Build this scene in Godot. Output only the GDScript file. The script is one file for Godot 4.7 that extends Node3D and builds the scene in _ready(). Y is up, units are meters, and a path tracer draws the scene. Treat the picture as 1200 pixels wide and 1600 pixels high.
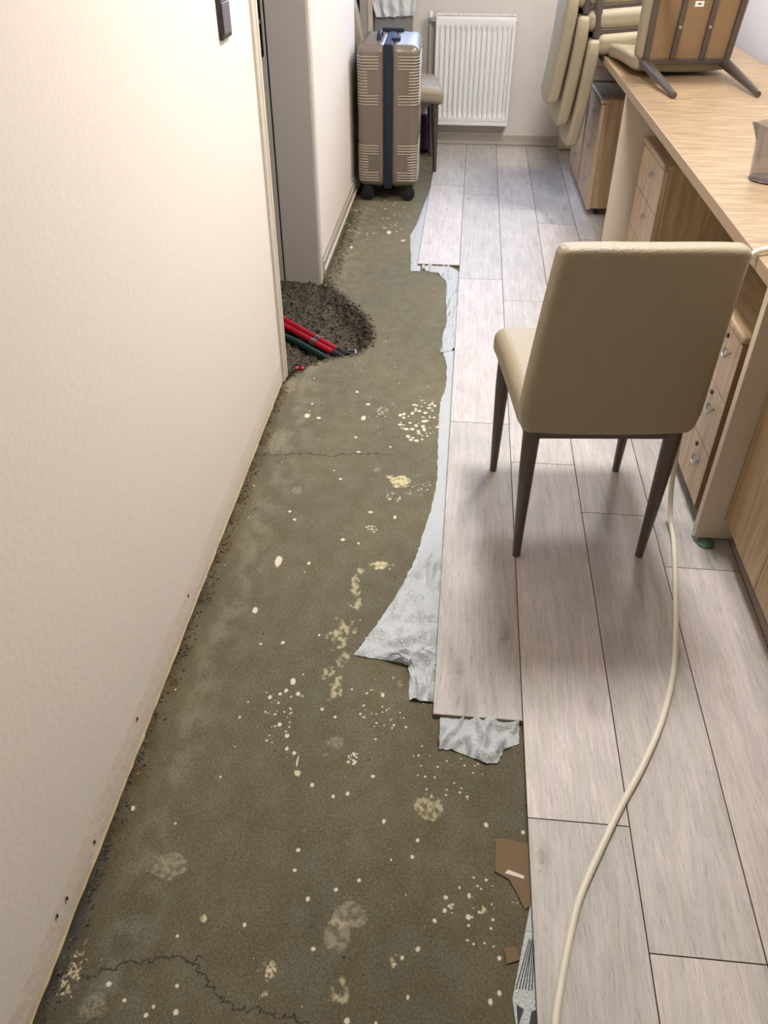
extends Node3D
# A corridor-like room under renovation: bare screed on the left, grey laminate on the right,
# a desk run with stacked chairs, a suitcase and a radiator at the far end. Units are metres,
# the laminate's top is y = 0 and the aisle runs along -z.

const DESK_TURN := 0.0222       # the desk run stands a touch off the wall's direction
const SUB_Y := -0.012           # top of the bare screed
var rng := RandomNumberGenerator.new()
var M := {}
var taken := {}

# ---------------------------------------------------------------- mesh builder
class MB:
	var v := PackedVector3Array()
	var n := PackedVector3Array()
	var t := PackedVector2Array()
	var ix := PackedInt32Array()
	func tri(a: int, b: int, c: int) -> void:
		var g := (v[b] - v[a]).cross(v[c] - v[a])
		if g.dot(n[a] + n[b] + n[c]) > 0.0:
			ix.append_array(PackedInt32Array([a, c, b]))
		else:
			ix.append_array(PackedInt32Array([a, b, c]))
	func put(p: Vector3, nn: Vector3, uv: Vector2 = Vector2.ZERO) -> int:
		v.append(p)
		n.append(nn)
		t.append(uv)
		return v.size() - 1
	func quad(a: Vector3, b: Vector3, c: Vector3, d: Vector3, nn: Vector3, uvs: Array = []) -> void:
		var i := v.size()
		var k := 0
		for p in [a, b, c, d]:
			put(p, nn, uvs[k] if uvs.size() else Vector2(p.x, p.z))
			k += 1
		tri(i, i + 1, i + 2)
		tri(i, i + 2, i + 3)
	# rows x cols points, smooth normals; out tells which way is outside (a point inside, or none)
	func grid(p: Array, uv: Array = [], flip := false, wrap := false) -> void:
		var r := p.size()
		var c: int = p[0].size()
		var base := v.size()
		var acc := PackedVector3Array()
		acc.resize(r * c)
		for i in r - 1:
			for j in c - 1:
				var a: Vector3 = p[i][j]
				var b: Vector3 = p[i + 1][j]
				var d: Vector3 = p[i][j + 1]
				var e: Vector3 = p[i + 1][j + 1]
				var g := (e - a).cross(d - b)
				if flip:
					g = -g
				for k in [i * c + j, (i + 1) * c + j, i * c + j + 1, (i + 1) * c + j + 1]:
					acc[k] += g
		if wrap:
			for i in r:
				var s := acc[i * c] + acc[i * c + c - 1]
				acc[i * c] = s
				acc[i * c + c - 1] = s
		for i in r:
			for j in c:
				put(p[i][j], acc[i * c + j].normalized(), uv[i][j] if uv.size() else Vector2(float(j) / maxi(c - 1, 1), float(i) / maxi(r - 1, 1)))
		for i in r - 1:
			for j in c - 1:
				var a := base + i * c + j
				tri(a, a + c, a + c + 1)
				tri(a, a + c + 1, a + 1)
	func tube(path: Array, radius, seg := 10, caps := true) -> void:
		var rows := []
		var m := path.size()
		var side := Vector3.ZERO
		for i in m:
			var d: Vector3 = (path[mini(i + 1, m - 1)] - path[maxi(i - 1, 0)]).normalized()
			if side == Vector3.ZERO:
				side = d.cross(Vector3.UP if absf(d.y) < 0.9 else Vector3.RIGHT).normalized()
			side = (side - d * side.dot(d)).normalized()
			var up := d.cross(side)
			var rad: float = radius[i] if radius is Array else radius
			var row := []
			for k in seg + 1:
				var a := TAU * k / seg
				row.append(path[i] + (side * cos(a) + up * sin(a)) * rad)
			rows.append(row)
		grid(rows, [], false, true)
		if caps:
			for e in [0, m - 1]:
				var d: Vector3 = (path[0] - path[1]).normalized() if e == 0 else (path[m - 1] - path[m - 2]).normalized()
				var o := put(path[e], d)
				var f := v.size()
				for k in seg + 1:
					put(rows[e][k], d)
				for k in seg:
					tri(o, f + k, f + k + 1)
	# profile points (radius, height), turned round y
	func lathe(prof: Array, at := Vector3.ZERO, seg := 24) -> void:
		var rows := []
		for q in prof:
			var row := []
			for k in seg + 1:
				var a := TAU * k / seg
				row.append(at + Vector3(q.x * cos(a), q.y, q.x * sin(a)))
			rows.append(row)
		grid(rows, [], false, true)
	# a box with rounded edges of radius r; warp moves each point afterwards
	func rbox(at: Vector3, size: Vector3, r: float, arc := 2, inner := 1, warp = null, turn := Basis()) -> void:
		var h := size * 0.5
		r = minf(r, minf(h.x, minf(h.y, h.z)) * 0.999)
		var cut := []
		for ax in 3:
			var l := []
			for k in arc + 1:
				l.append(-h[ax] + r * (1.0 - tan(PI * 0.25 * (1.0 - float(k) / arc))))
			for k in range(1, inner):
				l.append(lerpf(-h[ax] + r, h[ax] - r, float(k) / inner))
			for k in arc + 1:
				l.append(h[ax] - r + r * tan(PI * 0.25 * float(k) / arc))
			cut.append(l)
		var inn := h - Vector3.ONE * r
		for ax in 3:
			var u := (ax + 1) % 3
			var w := (ax + 2) % 3
			for s in [-1.0, 1.0]:
				var base := v.size()
				var cu: Array = cut[u]
				var cw: Array = cut[w]
				var pts := []
				for i in cu.size():
					var row := []
					for j in cw.size():
						var p := Vector3.ZERO
						p[ax] = s * h[ax]
						p[u] = cu[i]
						p[w] = cw[j]
						var q := p.clamp(-inn, inn)
						var d := (p - q).normalized()
						var f := q + d * r
						if warp == null:
							put(at + turn * f, turn * d, Vector2(cw[j], cu[i]))
						else:
							var e := 0.0008
							var t1 := d.cross(Vector3(0.31, 0.57, 0.76)).normalized()
							var t2 := d.cross(t1)
							var f0: Vector3 = warp.call(f)
							var fa: Vector3 = warp.call(f + t1 * e)
							var fb: Vector3 = warp.call(f + t2 * e)
							var nn := (fa - f0).cross(fb - f0).normalized()
							if nn.dot(d) < 0.0:
								nn = -nn
							put(at + turn * f0, turn * nn, Vector2(cw[j], cu[i]))
				for i in cu.size() - 1:
					for j in cw.size() - 1:
						var a := base + i * cw.size() + j
						tri(a, a + cw.size(), a + cw.size() + 1)
						tri(a, a + cw.size() + 1, a + 1)
	func box(lo: Vector3, hi: Vector3, r := 0.0015) -> void:
		rbox((lo + hi) * 0.5, hi - lo, r, 1)
	func arrays() -> Array:
		var a := []
		a.resize(Mesh.ARRAY_MAX)
		a[Mesh.ARRAY_VERTEX] = v
		a[Mesh.ARRAY_NORMAL] = n
		a[Mesh.ARRAY_TEX_UV] = t
		a[Mesh.ARRAY_INDEX] = ix
		return a
	func mesh() -> ArrayMesh:
		var m := ArrayMesh.new()
		m.add_surface_from_arrays(Mesh.PRIMITIVE_TRIANGLES, arrays())
		return m

# ---------------------------------------------------------------- nodes
func free_name(called: String, parent: Node) -> String:
	var key := str(parent.get_instance_id()) + called
	var k: int = taken.get(key, 0)
	taken[key] = k + 1
	return called if k == 0 else "%s_%03d" % [called, k]

func put_mesh(called: String, m: Mesh, mat: Material, parent: Node = self, at := Vector3.ZERO) -> MeshInstance3D:
	var o := MeshInstance3D.new()
	o.name = free_name(called, parent)
	o.mesh = m
	o.material_override = mat
	o.position = at
	parent.add_child(o, true)
	return o

func obj(called: String, b: MB, mat: Material, parent: Node = self, at := Vector3.ZERO) -> MeshInstance3D:
	return put_mesh(called, b.mesh(), mat, parent, at)

func bx(called: String, lo: Vector3, hi: Vector3, mat: Material, parent: Node = self, r := 0.0015) -> MeshInstance3D:
	var b := MB.new()
	b.box(lo, hi, r)
	return obj(called, b, mat, parent)

func tag(o: Node, label: String, category: String, group := "", kind := "") -> void:
	o.set_meta("label", label)
	o.set_meta("category", category)
	if group:
		o.set_meta("group", group)
	if kind:
		o.set_meta("kind", kind)

func thing(called: String, label: String, category: String, at := Vector3.ZERO, turn := 0.0, group := "") -> Node3D:
	var o := Node3D.new()
	o.name = free_name(called, self)
	add_child(o, true)
	o.position = at
	o.rotation.y = turn
	tag(o, label, category, group)
	return o

func struct(called: String, label: String, category: String) -> Node3D:
	var o := thing(called, label, category)
	o.set_meta("kind", "structure")
	return o

func another(o: Node3D, called: String, label: String) -> Node3D:
	var c: Node3D = o.duplicate()
	c.name = free_name(called, self)
	add_child(c, true)
	c.set_meta("label", label)
	return c

# ---------------------------------------------------------------- textures and materials
func noise(seed_value: int, freq: float, octaves := 3, kind := FastNoiseLite.TYPE_SIMPLEX_SMOOTH) -> FastNoiseLite:
	var f := FastNoiseLite.new()
	f.seed = seed_value
	f.noise_type = kind
	f.frequency = freq
	f.fractal_octaves = octaves
	f.fractal_type = FastNoiseLite.FRACTAL_FBM if octaves > 1 else FastNoiseLite.FRACTAL_NONE
	return f

func mat(c: Color, rough := 0.6, metal := 0.0) -> StandardMaterial3D:
	var m := StandardMaterial3D.new()
	m.albedo_color = c
	m.roughness = rough
	m.metallic = metal
	return m

func c8(r: int, g: int, b: int) -> Color:
	return Color(r / 255.0, g / 255.0, b / 255.0)

func bump(m: StandardMaterial3D, freq: float, depth: float, scale: float, seed_value := 5) -> void:
	var nt := NoiseTexture2D.new()
	nt.width = 256
	nt.height = 256
	nt.seamless = true
	nt.noise = noise(seed_value, freq, 3)
	m.heightmap_enabled = false
	var img := Image.create(256, 256, false, Image.FORMAT_L8)
	img = noise(seed_value, freq, 3).get_seamless_image(256, 256)
	img.bump_map_to_normal_map(depth)
	m.normal_enabled = true
	m.normal_texture = ImageTexture.create_from_image(img)
	m.uv1_triplanar = true
	m.uv1_scale = Vector3.ONE * scale

func rgb_image(w: int, h: int, data: PackedByteArray) -> ImageTexture:
	return ImageTexture.create_from_image(Image.create_from_data(w, h, false, Image.FORMAT_RGB8, data))

# one 195 mm wide whitewashed oak print, 1.2 m long
func plank_texture(k: int) -> ImageTexture:
	var w := 144
	var h := 900
	var fine := noise(100 + k, 1.0, 2)
	var band := noise(200 + k, 1.0, 3)
	var cloud := noise(300 + k, 1.0, 2)
	var warp := noise(400 + k, 1.0, 2)
	var d := PackedByteArray()
	d.resize(w * h * 3)
	var tone: float = [0.0, 0.02, -0.025, 0.012, -0.012, 0.03][k % 6]
	var pink: float = [0.0, 0.008, -0.004, 0.006, -0.006, 0.003][k % 6]
	var knots := []
	rng.seed = 900 + k
	for i in 1 + k % 3:
		knots.append(Vector3(rng.randf() * 0.195, rng.randf() * 1.2, rng.randf_range(0.006, 0.018)))
	var at := 0
	for y in h:
		var z := 1.204 * y / h
		for x in w:
			var u := 0.195 * x / w
			var uu := u + 0.012 * warp.get_noise_2d(u * 12.0, z * 2.2)
			var kn := 0.0
			for q in knots:
				var dx: float = u - q.x
				var dz: float = (z - q.y) * 0.35
				var r2: float = (dx * dx + dz * dz) / (q.z * q.z)
				if r2 < 9.0:
					kn += exp(-r2)
					uu += 0.02 * exp(-r2 * 0.6)
			var s := band.get_noise_2d(uu * 70.0, z * 2.4)
			var f := fine.get_noise_2d(uu * 420.0, z * 14.0)
			var c := cloud.get_noise_2d(u * 16.0, z * 5.0)
			var val := 0.745 + tone + 0.05 * s + 0.04 * c - 0.09 * kn
			if f < -0.25:
				val += (f + 0.25) * 0.2
			elif f > 0.3:
				val += (f - 0.3) * 0.12
			d[at] = int(clampf(val + 0.008 + pink, 0.0, 1.0) * 255.0)
			d[at + 1] = int(clampf(val - 0.018 - 0.01 * c, 0.0, 1.0) * 255.0)
			d[at + 2] = int(clampf(val - 0.040 - 0.02 * s, 0.0, 1.0) * 255.0)
			at += 3
	return rgb_image(w, h, d)

# light oak print with the grain along v, tiling in both directions
func oak_texture(k: int, base: Color, contrast: float, w: int, h: int, across: float, along: float) -> ImageTexture:
	var fine := noise(500 + k, 1.0, 2)
	var band := noise(600 + k, 1.0, 3)
	var d := PackedByteArray()
	d.resize(w * h * 3)
	var at := 0
	for y in h:
		var z := float(y) / h
		var ty := clampf((z - 0.9) / 0.1, 0.0, 1.0)
		for x in w:
			var u := float(x) / w
			var tx := clampf((u - 0.9) / 0.1, 0.0, 1.0)
			var s := lerpf(lerpf(band.get_noise_2d(u * across, z * along), band.get_noise_2d((u - 1.0) * across, z * along), tx), lerpf(band.get_noise_2d(u * across, (z - 1.0) * along), band.get_noise_2d((u - 1.0) * across, (z - 1.0) * along), tx), ty)
			var f := fine.get_noise_2d((u - (1.0 if tx > 0.5 else 0.0)) * across * 5.0, (z - (1.0 if ty > 0.5 else 0.0)) * along * 5.0)
			var val := 1.0 + contrast * s + contrast * 0.4 * f
			var warm := 1.0 + contrast * 0.35 * s
			d[at] = int(clampf(base.r * val, 0.0, 1.0) * 255.0)
			d[at + 1] = int(clampf(base.g * val * lerpf(1.0, warm, 0.5), 0.0, 1.0) * 255.0)
			d[at + 2] = int(clampf(base.b * val * warm, 0.0, 1.0) * 255.0)
			at += 3
	return rgb_image(w, h, d)

# marks on the screed: x, z, radius in x, radius in z, kind
# 0 paint drop, 1 cream filler, 2 pale rub, 3 fine spatter, 4 filler streak, 5 pale filler patch, 6 flaky plaster, 7 dense spatter
const MARKS := [-0.143,-1.971,0.0367,0.0294,1,-0.484,-2.314,0.0108,0.0162,0,-0.443,-2.302,0.0086,0.0080,0,-0.292,-2.316,0.0086,0.0162,0,-0.287,-2.405,0.0088,0.0085,0,-0.234,-2.368,0.0196,0.0249,3,-0.480,-2.391,0.0044,0.0085,0,-0.335,-2.488,0.0068,0.0089,0,-0.443,-1.894,0.0209,0.0188,2,-0.216,-2.021,0.0118,0.0169,2,-0.153,-1.887,0.0207,0.0248,3,-0.213,-1.811,0.0074,0.0059,0,-0.141,-1.795,0.0055,0.0087,0,-0.203,-1.734,0.0179,0.0168,3,-0.276,-1.682,0.0071,0.0068,0,-0.231,-1.670,0.0035,0.0054,0,-0.445,-1.792,0.0055,0.0059,0,-0.425,-1.756,0.0055,0.0057,0,-0.322,-1.964,0.0058,0.0065,0,-0.285,-2.113,0.0081,0.0054,0,-0.303,-2.197,0.0062,0.0057,0,-0.347,-2.005,0.0039,0.0034,0,-0.186,-2.152,0.0041,0.0073,0,-0.436,-1.577,0.0102,0.0252,0,-0.353,-1.577,0.0051,0.0075,0,-0.163,-1.590,0.0272,0.0177,1,-0.216,-1.560,0.0118,0.0272,4,-0.217,-1.499,0.0148,0.0378,4,-0.208,-1.434,0.0177,0.0225,4,-0.231,-1.334,0.0278,0.0458,4,-0.222,-1.253,0.0165,0.0214,4,-0.244,-1.212,0.0191,0.0207,4,-0.219,-1.158,0.0144,0.0360,4,-0.457,-1.392,0.0080,0.0110,0,-0.368,-1.291,0.0053,0.0061,0,-0.420,-1.282,0.0046,0.0040,0,-0.285,-1.324,0.0031,0.0041,0,-0.365,-1.128,0.0057,0.0070,0,-0.333,-1.149,0.0050,0.0063,0,-0.304,-1.143,0.0057,0.0071,0,-0.322,-1.176,0.0073,0.0110,0,-0.344,-1.139,0.0043,0.0053,0,-0.329,-1.057,0.0055,0.0066,0,-0.307,-1.029,0.0055,0.0064,0,-0.312,-1.040,0.0027,0.0033,0,-0.244,-1.106,0.0049,0.0052,0,-0.302,-0.997,0.0047,0.0055,0,-0.284,-0.988,0.0047,0.0054,0,-0.114,-1.158,0.0043,0.0072,0,-0.158,-1.102,0.0028,0.0034,0,-0.185,-1.167,0.0029,0.0036,0,-0.212,-1.088,0.0035,0.0042,0,-0.118,-1.039,0.0027,0.0032,0,-0.218,-0.991,0.0053,0.0046,2,-0.160,-0.986,0.0106,0.0169,3,-0.202,-1.023,0.0203,0.0191,2,-0.079,-1.192,0.0087,0.0110,2,-0.332,-1.094,0.0562,0.0855,3,-0.107,-1.116,0.0562,0.1036,3,-0.471,-0.725,0.0403,0.0241,5,-0.383,-0.636,0.0068,0.0065,1,-0.419,-0.602,0.0033,0.0032,0,-0.307,-0.632,0.0034,0.0043,0,-0.510,-0.516,0.0053,0.0048,0,-0.475,-0.494,0.0042,0.0037,0,-0.433,-0.476,0.0041,0.0045,0,-0.425,-0.490,0.0031,0.0037,0,-0.386,-0.485,0.0052,0.0055,0,-0.396,-0.524,0.0042,0.0038,0,-0.246,-0.563,0.0161,0.0159,6,-0.248,-0.524,0.0073,0.0076,6,-0.575,-0.577,0.0055,0.0062,2,-0.578,-0.527,0.0182,0.0389,6,-0.523,-0.480,0.0260,0.0229,2,-0.578,-0.832,0.0050,0.0068,0,-0.270,-0.941,0.0078,0.0089,1,-0.274,-0.969,0.0021,0.0137,0,-0.234,-0.917,0.0045,0.0051,0,-0.188,-0.896,0.0045,0.0049,0,-0.160,-0.905,0.0045,0.0050,0,-0.114,-0.949,0.0046,0.0044,0,0.006,-0.892,0.0277,0.0279,4,-0.082,-0.852,0.0043,0.0047,0,-0.014,-0.819,0.0043,0.0045,0,-0.022,-0.785,0.0042,0.0044,0,-0.238,-0.778,0.0048,0.0050,0,-0.237,-0.738,0.0047,0.0042,0,-0.204,-0.687,0.0046,0.0057,0,-0.116,-0.730,0.0041,0.0048,0,-0.156,-0.709,0.0046,0.0047,0,-0.129,-0.668,0.0328,0.0279,5,-0.139,-0.630,0.0299,0.0278,5,-0.180,-0.604,0.0044,0.0042,0,-0.042,-0.596,0.0076,0.0102,6,-0.027,-0.604,0.0033,0.0041,0,-0.001,-0.621,0.0044,0.0053,0,-0.123,-0.542,0.0200,0.0212,4,0.043,-0.714,0.0046,0.0046,0,0.085,-0.722,0.0035,0.0058,0,0.042,-0.690,0.0040,0.0045,0,0.025,-0.671,0.0039,0.0044,0,0.084,-0.683,0.0051,0.0056,0,0.114,-0.697,0.0068,0.0079,6,0.138,-0.619,0.0043,0.0052,0,0.137,-0.564,0.0042,0.0049,0,0.122,-0.549,0.0042,0.0058,0,-0.108,-0.499,0.0051,0.0055,0,0.116,-0.864,0.0050,0.0067,0,0.187,-0.855,0.0043,0.0053,0,-0.013,-0.543,0.0031,0.0048,0,0.038,-0.983,0.0789,0.0913,3,0.116,-0.701,0.0682,0.0685,3,-0.368,-4.099,0.0130,0.0277,0,-0.287,-3.989,0.0127,0.0133,0,-0.533,-3.877,0.0094,0.0170,0,-0.100,-2.327,0.0709,0.1377,7,-0.578,-2.520,0.0207,0.0821,2,-0.556,-2.146,0.0330,0.0811,2,-0.449,-4.315,0.1695,0.3525,7,-0.926,-4.889,0.0038,0.0123,0,-0.090,-1.947,0.0479,0.0482,3,-0.281,-2.458,0.2464,0.2639,3]
const PIT := [Vector2(-0.789,-3.456), Vector2(-0.598,-3.489), Vector2(-0.547,-3.379), Vector2(-0.464,-3.251), Vector2(-0.372,-3.100), Vector2(-0.329,-2.968), Vector2(-0.331,-2.845), Vector2(-0.374,-2.766), Vector2(-0.458,-2.737), Vector2(-0.548,-2.657), Vector2(-0.587,-2.566), Vector2(-0.615,-2.540), Vector2(-0.80,-2.540), Vector2(-0.95,-2.6), Vector2(-0.95,-3.456)]
const CRACKS := [[Vector2(-0.56,-0.52), Vector2(-0.537,-0.529), Vector2(-0.499,-0.547), Vector2(-0.437,-0.561), Vector2(-0.410,-0.565), Vector2(-0.366,-0.568)], [Vector2(-0.381,-0.561), Vector2(-0.338,-0.525), Vector2(-0.318,-0.510), Vector2(-0.267,-0.498), Vector2(-0.193,-0.496), Vector2(-0.12,-0.47)], [Vector2(-0.616,-2.067), Vector2(-0.525,-2.072), Vector2(-0.446,-2.090), Vector2(-0.363,-2.084), Vector2(-0.284,-2.106), Vector2(-0.182,-2.105)]]

func pit_depth(x: float, z: float) -> float:      # distance inside the dug-out hole, negative outside
	var q := Vector2(x, z)
	if x > -0.2 or z < -3.7 or z > -2.3:
		return -1.0
	var best := 10.0
	for i in PIT.size():
		best = minf(best, q.distance_to(Geometry2D.get_closest_point_to_segment(q, PIT[i], PIT[(i + 1) % PIT.size()])))
	return best if Geometry2D.is_point_in_polygon(q, PackedVector2Array(PIT)) else -best

func screed_texture(x0: float, x1: float, z0: float, z1: float, w: int, h: int) -> ImageTexture:
	var big := noise(11, 1.0, 3)
	var mid := noise(12, 1.0, 3)
	var fine := noise(13, 1.0, 2)
	var grit := noise(14, 1.0, 1)
	var rough := noise(15, 1.0, 5)
	var sx := w / (x1 - x0)
	var sz := h / (z1 - z0)
	var col := PackedFloat32Array()
	col.resize(w * h * 3)
	var at := 0
	for j in h:
		var z := z0 + (j + 0.5) / sz
		for i in w:
			var x := x0 + (i + 0.5) / sx
			var b := big.get_noise_2d(x * 2.6, z * 1.9)
			var m := mid.get_noise_2d(x * 14.0, z * 11.0)
			var f := fine.get_noise_2d(x * 120.0, z * 110.0)
			var g := grit.get_noise_2d(x * 330.0, z * 330.0)
			var val := 0.41 + 0.025 * b + 0.035 * m + 0.04 * f - 0.05 * clampf((z + 2.4) / 1.7, -0.2, 1.0)
			if g < -0.45:
				val += (g + 0.45) * 0.42
			elif g > 0.55:
				val += (g - 0.55) * 0.35
			var warm := 0.009 * b - 0.008 * m
			# dirt swept against the wall
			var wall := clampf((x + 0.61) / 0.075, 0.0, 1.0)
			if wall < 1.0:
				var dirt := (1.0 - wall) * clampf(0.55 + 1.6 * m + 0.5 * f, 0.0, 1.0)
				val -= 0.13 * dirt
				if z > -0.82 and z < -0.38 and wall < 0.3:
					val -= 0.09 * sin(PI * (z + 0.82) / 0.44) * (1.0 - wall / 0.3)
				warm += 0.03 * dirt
			# trowelled, paler band a hand from the wall
			var band := exp(-pow((x + 0.52 + 0.03 * b) / 0.05, 2.0)) * clampf(0.4 + m * 1.8, 0.0, 1.0)
			val += 0.05 * band
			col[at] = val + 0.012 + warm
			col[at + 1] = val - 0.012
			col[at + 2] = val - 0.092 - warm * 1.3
			at += 3
	# the dug-out hole shows dark earth and crumbled screed
	if z0 < -2.3:
		for j in h:
			var z := z0 + (j + 0.5) / sz
			if z < -3.7 or z > -2.3:
				continue
			for i in range(0, mini(w, int((-0.2 - x0) * sx))):
				var x := x0 + (i + 0.5) / sx
				var dep := pit_depth(x, z) + 0.02 * mid.get_noise_2d(x * 40.0, z * 40.0)
				if dep > -0.02:
					var k := clampf((dep + 0.02) / 0.035, 0.0, 1.0)
					var e := 0.27 + 0.09 * fine.get_noise_2d(x * 90.0, z * 90.0) + 0.05 * mid.get_noise_2d(x * 9.0, z * 9.0)
					var q := (j * w + i) * 3
					col[q] = lerpf(col[q], e + 0.015, k)
					col[q + 1] = lerpf(col[q + 1], e - 0.012, k)
					col[q + 2] = lerpf(col[q + 2], e - 0.055, k)
	rng.seed = 77
	var drops := []
	for s in range(0, MARKS.size(), 5):
		var c := Vector2(MARKS[s], MARKS[s + 1])
		var rx: float = MARKS[s + 2]
		var rz: float = MARKS[s + 3]
		var kind: int = MARKS[s + 4]
		if kind == 3 or kind == 7:
			var count := 26 if kind == 3 else 75
			for q in count:
				var a := rng.randf() * TAU
				var r := sqrt(rng.randf())
				var sz0 := rng.randf_range(0.0012, 0.0032) if kind == 3 else rng.randf_range(0.002, 0.0085)
				if kind == 7 and rx > 0.12:
					sz0 *= 0.8
				drops.append([c + Vector2(cos(a) * rx, sin(a) * rz) * r, sz0 * rng.randf_range(0.8, 1.3), sz0, 0])
		else:
			drops.append([c, rx, rz, kind])
	for q in 420:
		var p := Vector2(rng.randf_range(-0.6, 0.2), rng.randf_range(-5.0, 0.2))
		var s := 0.0008 + 0.0022 * pow(rng.randf(), 3.0)
		drops.append([p, s, s * rng.randf_range(0.8, 1.6), 0])
	for dr in drops:
		var c: Vector2 = dr[0]
		var rx: float = dr[1]
		var rz: float = dr[2]
		var kind: int = dr[3]
		var j0 := int((c.y - rz * 1.5 - z0) * sz)
		var j1 := int((c.y + rz * 1.5 - z0) * sz) + 1
		var i0 := int((c.x - rx * 1.5 - x0) * sx)
		var i1 := int((c.x + rx * 1.5 - x0) * sx) + 1
		for j in range(maxi(j0, 0), mini(j1 + 1, h)):
			for i in range(maxi(i0, 0), mini(i1 + 1, w)):
				var x := x0 + (i + 0.5) / sx
				var z := z0 + (j + 0.5) / sz
				var r := sqrt(pow((x - c.x) / rx, 2.0) + pow((z - c.y) / rz, 2.0))
				var m := mid.get_noise_2d(x * 60.0, z * 60.0)
				var f := fine.get_noise_2d(x * 110.0, z * 110.0)
				var k := 0.0
				var ink := Vector3(0.86, 0.83, 0.75)
				match kind:
					0:
						k = clampf((1.0 - r - 0.25 * m) * 3.5, 0.0, 0.92)
					1:
						k = clampf((1.0 - r - 0.8 * rough.get_noise_2d(x * 30.0, z * 30.0)) * 4.0, 0.0, 0.9) * clampf(0.9 + 1.2 * rough.get_noise_2d(x * 60.0, z * 60.0), 0.3, 1.0)
						ink = Vector3(0.83, 0.79, 0.62)
					2:
						k = clampf((1.0 - r + 0.3 * m) * 0.9, 0.0, 0.32) * clampf(0.7 + f, 0.2, 1.0)
						ink = Vector3(0.8, 0.78, 0.7)
					4:
						k = clampf((1.05 - r - 1.0 * rough.get_noise_2d(x * 28.0, z * 28.0)) * 2.0, 0.0, 0.7) * clampf(0.55 + 2.0 * rough.get_noise_2d(x * 55.0 + 7.0, z * 45.0), 0.04, 1.0)
						ink = Vector3(0.80, 0.76, 0.60)
					5:
						k = clampf((1.0 - r - 0.5 * rough.get_noise_2d(x * 24.0, z * 24.0)) * 4.0, 0.0, 0.48) * clampf(0.7 + 1.3 * rough.get_noise_2d(x * 50.0 + 3.0, z * 50.0), 0.15, 1.0)
						ink = Vector3(0.74, 0.70, 0.60)
					6:
						k = clampf((0.75 - r - 1.3 * m) * 5.0, 0.0, 0.9) * clampf(0.6 + 1.2 * f, 0.1, 1.0)
						ink = Vector3(0.86, 0.79, 0.66)
				if k > 0.0:
					var q := (j * w + i) * 3
					col[q] = lerpf(col[q], ink.x, k)
					col[q + 1] = lerpf(col[q + 1], ink.y, k)
					col[q + 2] = lerpf(col[q + 2], ink.z, k)
	for line in CRACKS:
		for s in line.size() - 1:
			var len_px: int = int(line[s].distance_to(line[s + 1]) * sx * 1.5) + 1
			for q in len_px:
				var p: Vector2 = line[s].lerp(line[s + 1], float(q) / len_px)
				p += Vector2(mid.get_noise_2d(p.x * 50.0, p.y * 50.0), mid.get_noise_2d(p.y * 50.0 + 9.0, p.x * 50.0)) * 0.012
				var wide := 0.0012 + 0.0016 * maxf(0.0, mid.get_noise_2d(p.x * 30.0 + 4.0, p.y * 30.0))
				var rp := maxi(1, int(wide * sx))
				for j in range(int((p.y - z0) * sz) - rp, int((p.y - z0) * sz) + rp):
					for i in range(int((p.x - x0) * sx) - rp, int((p.x - x0) * sx) + rp):
						if i >= 0 and j >= 0 and i < w and j < h:
							var t := (j * w + i) * 3
							for e in 3:
								col[t + e] = lerpf(col[t + e], 0.17 - 0.02 * e, 0.6)
	var d := PackedByteArray()
	d.resize(w * h * 3)
	for i in d.size():
		d[i] = int(clampf(col[i], 0.0, 1.0) * 255.0)
	return rgb_image(w, h, d)

func textured(tex: Texture2D, rough: float) -> StandardMaterial3D:
	var m := mat(Color.WHITE, rough)
	m.albedo_texture = tex
	return m

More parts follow.
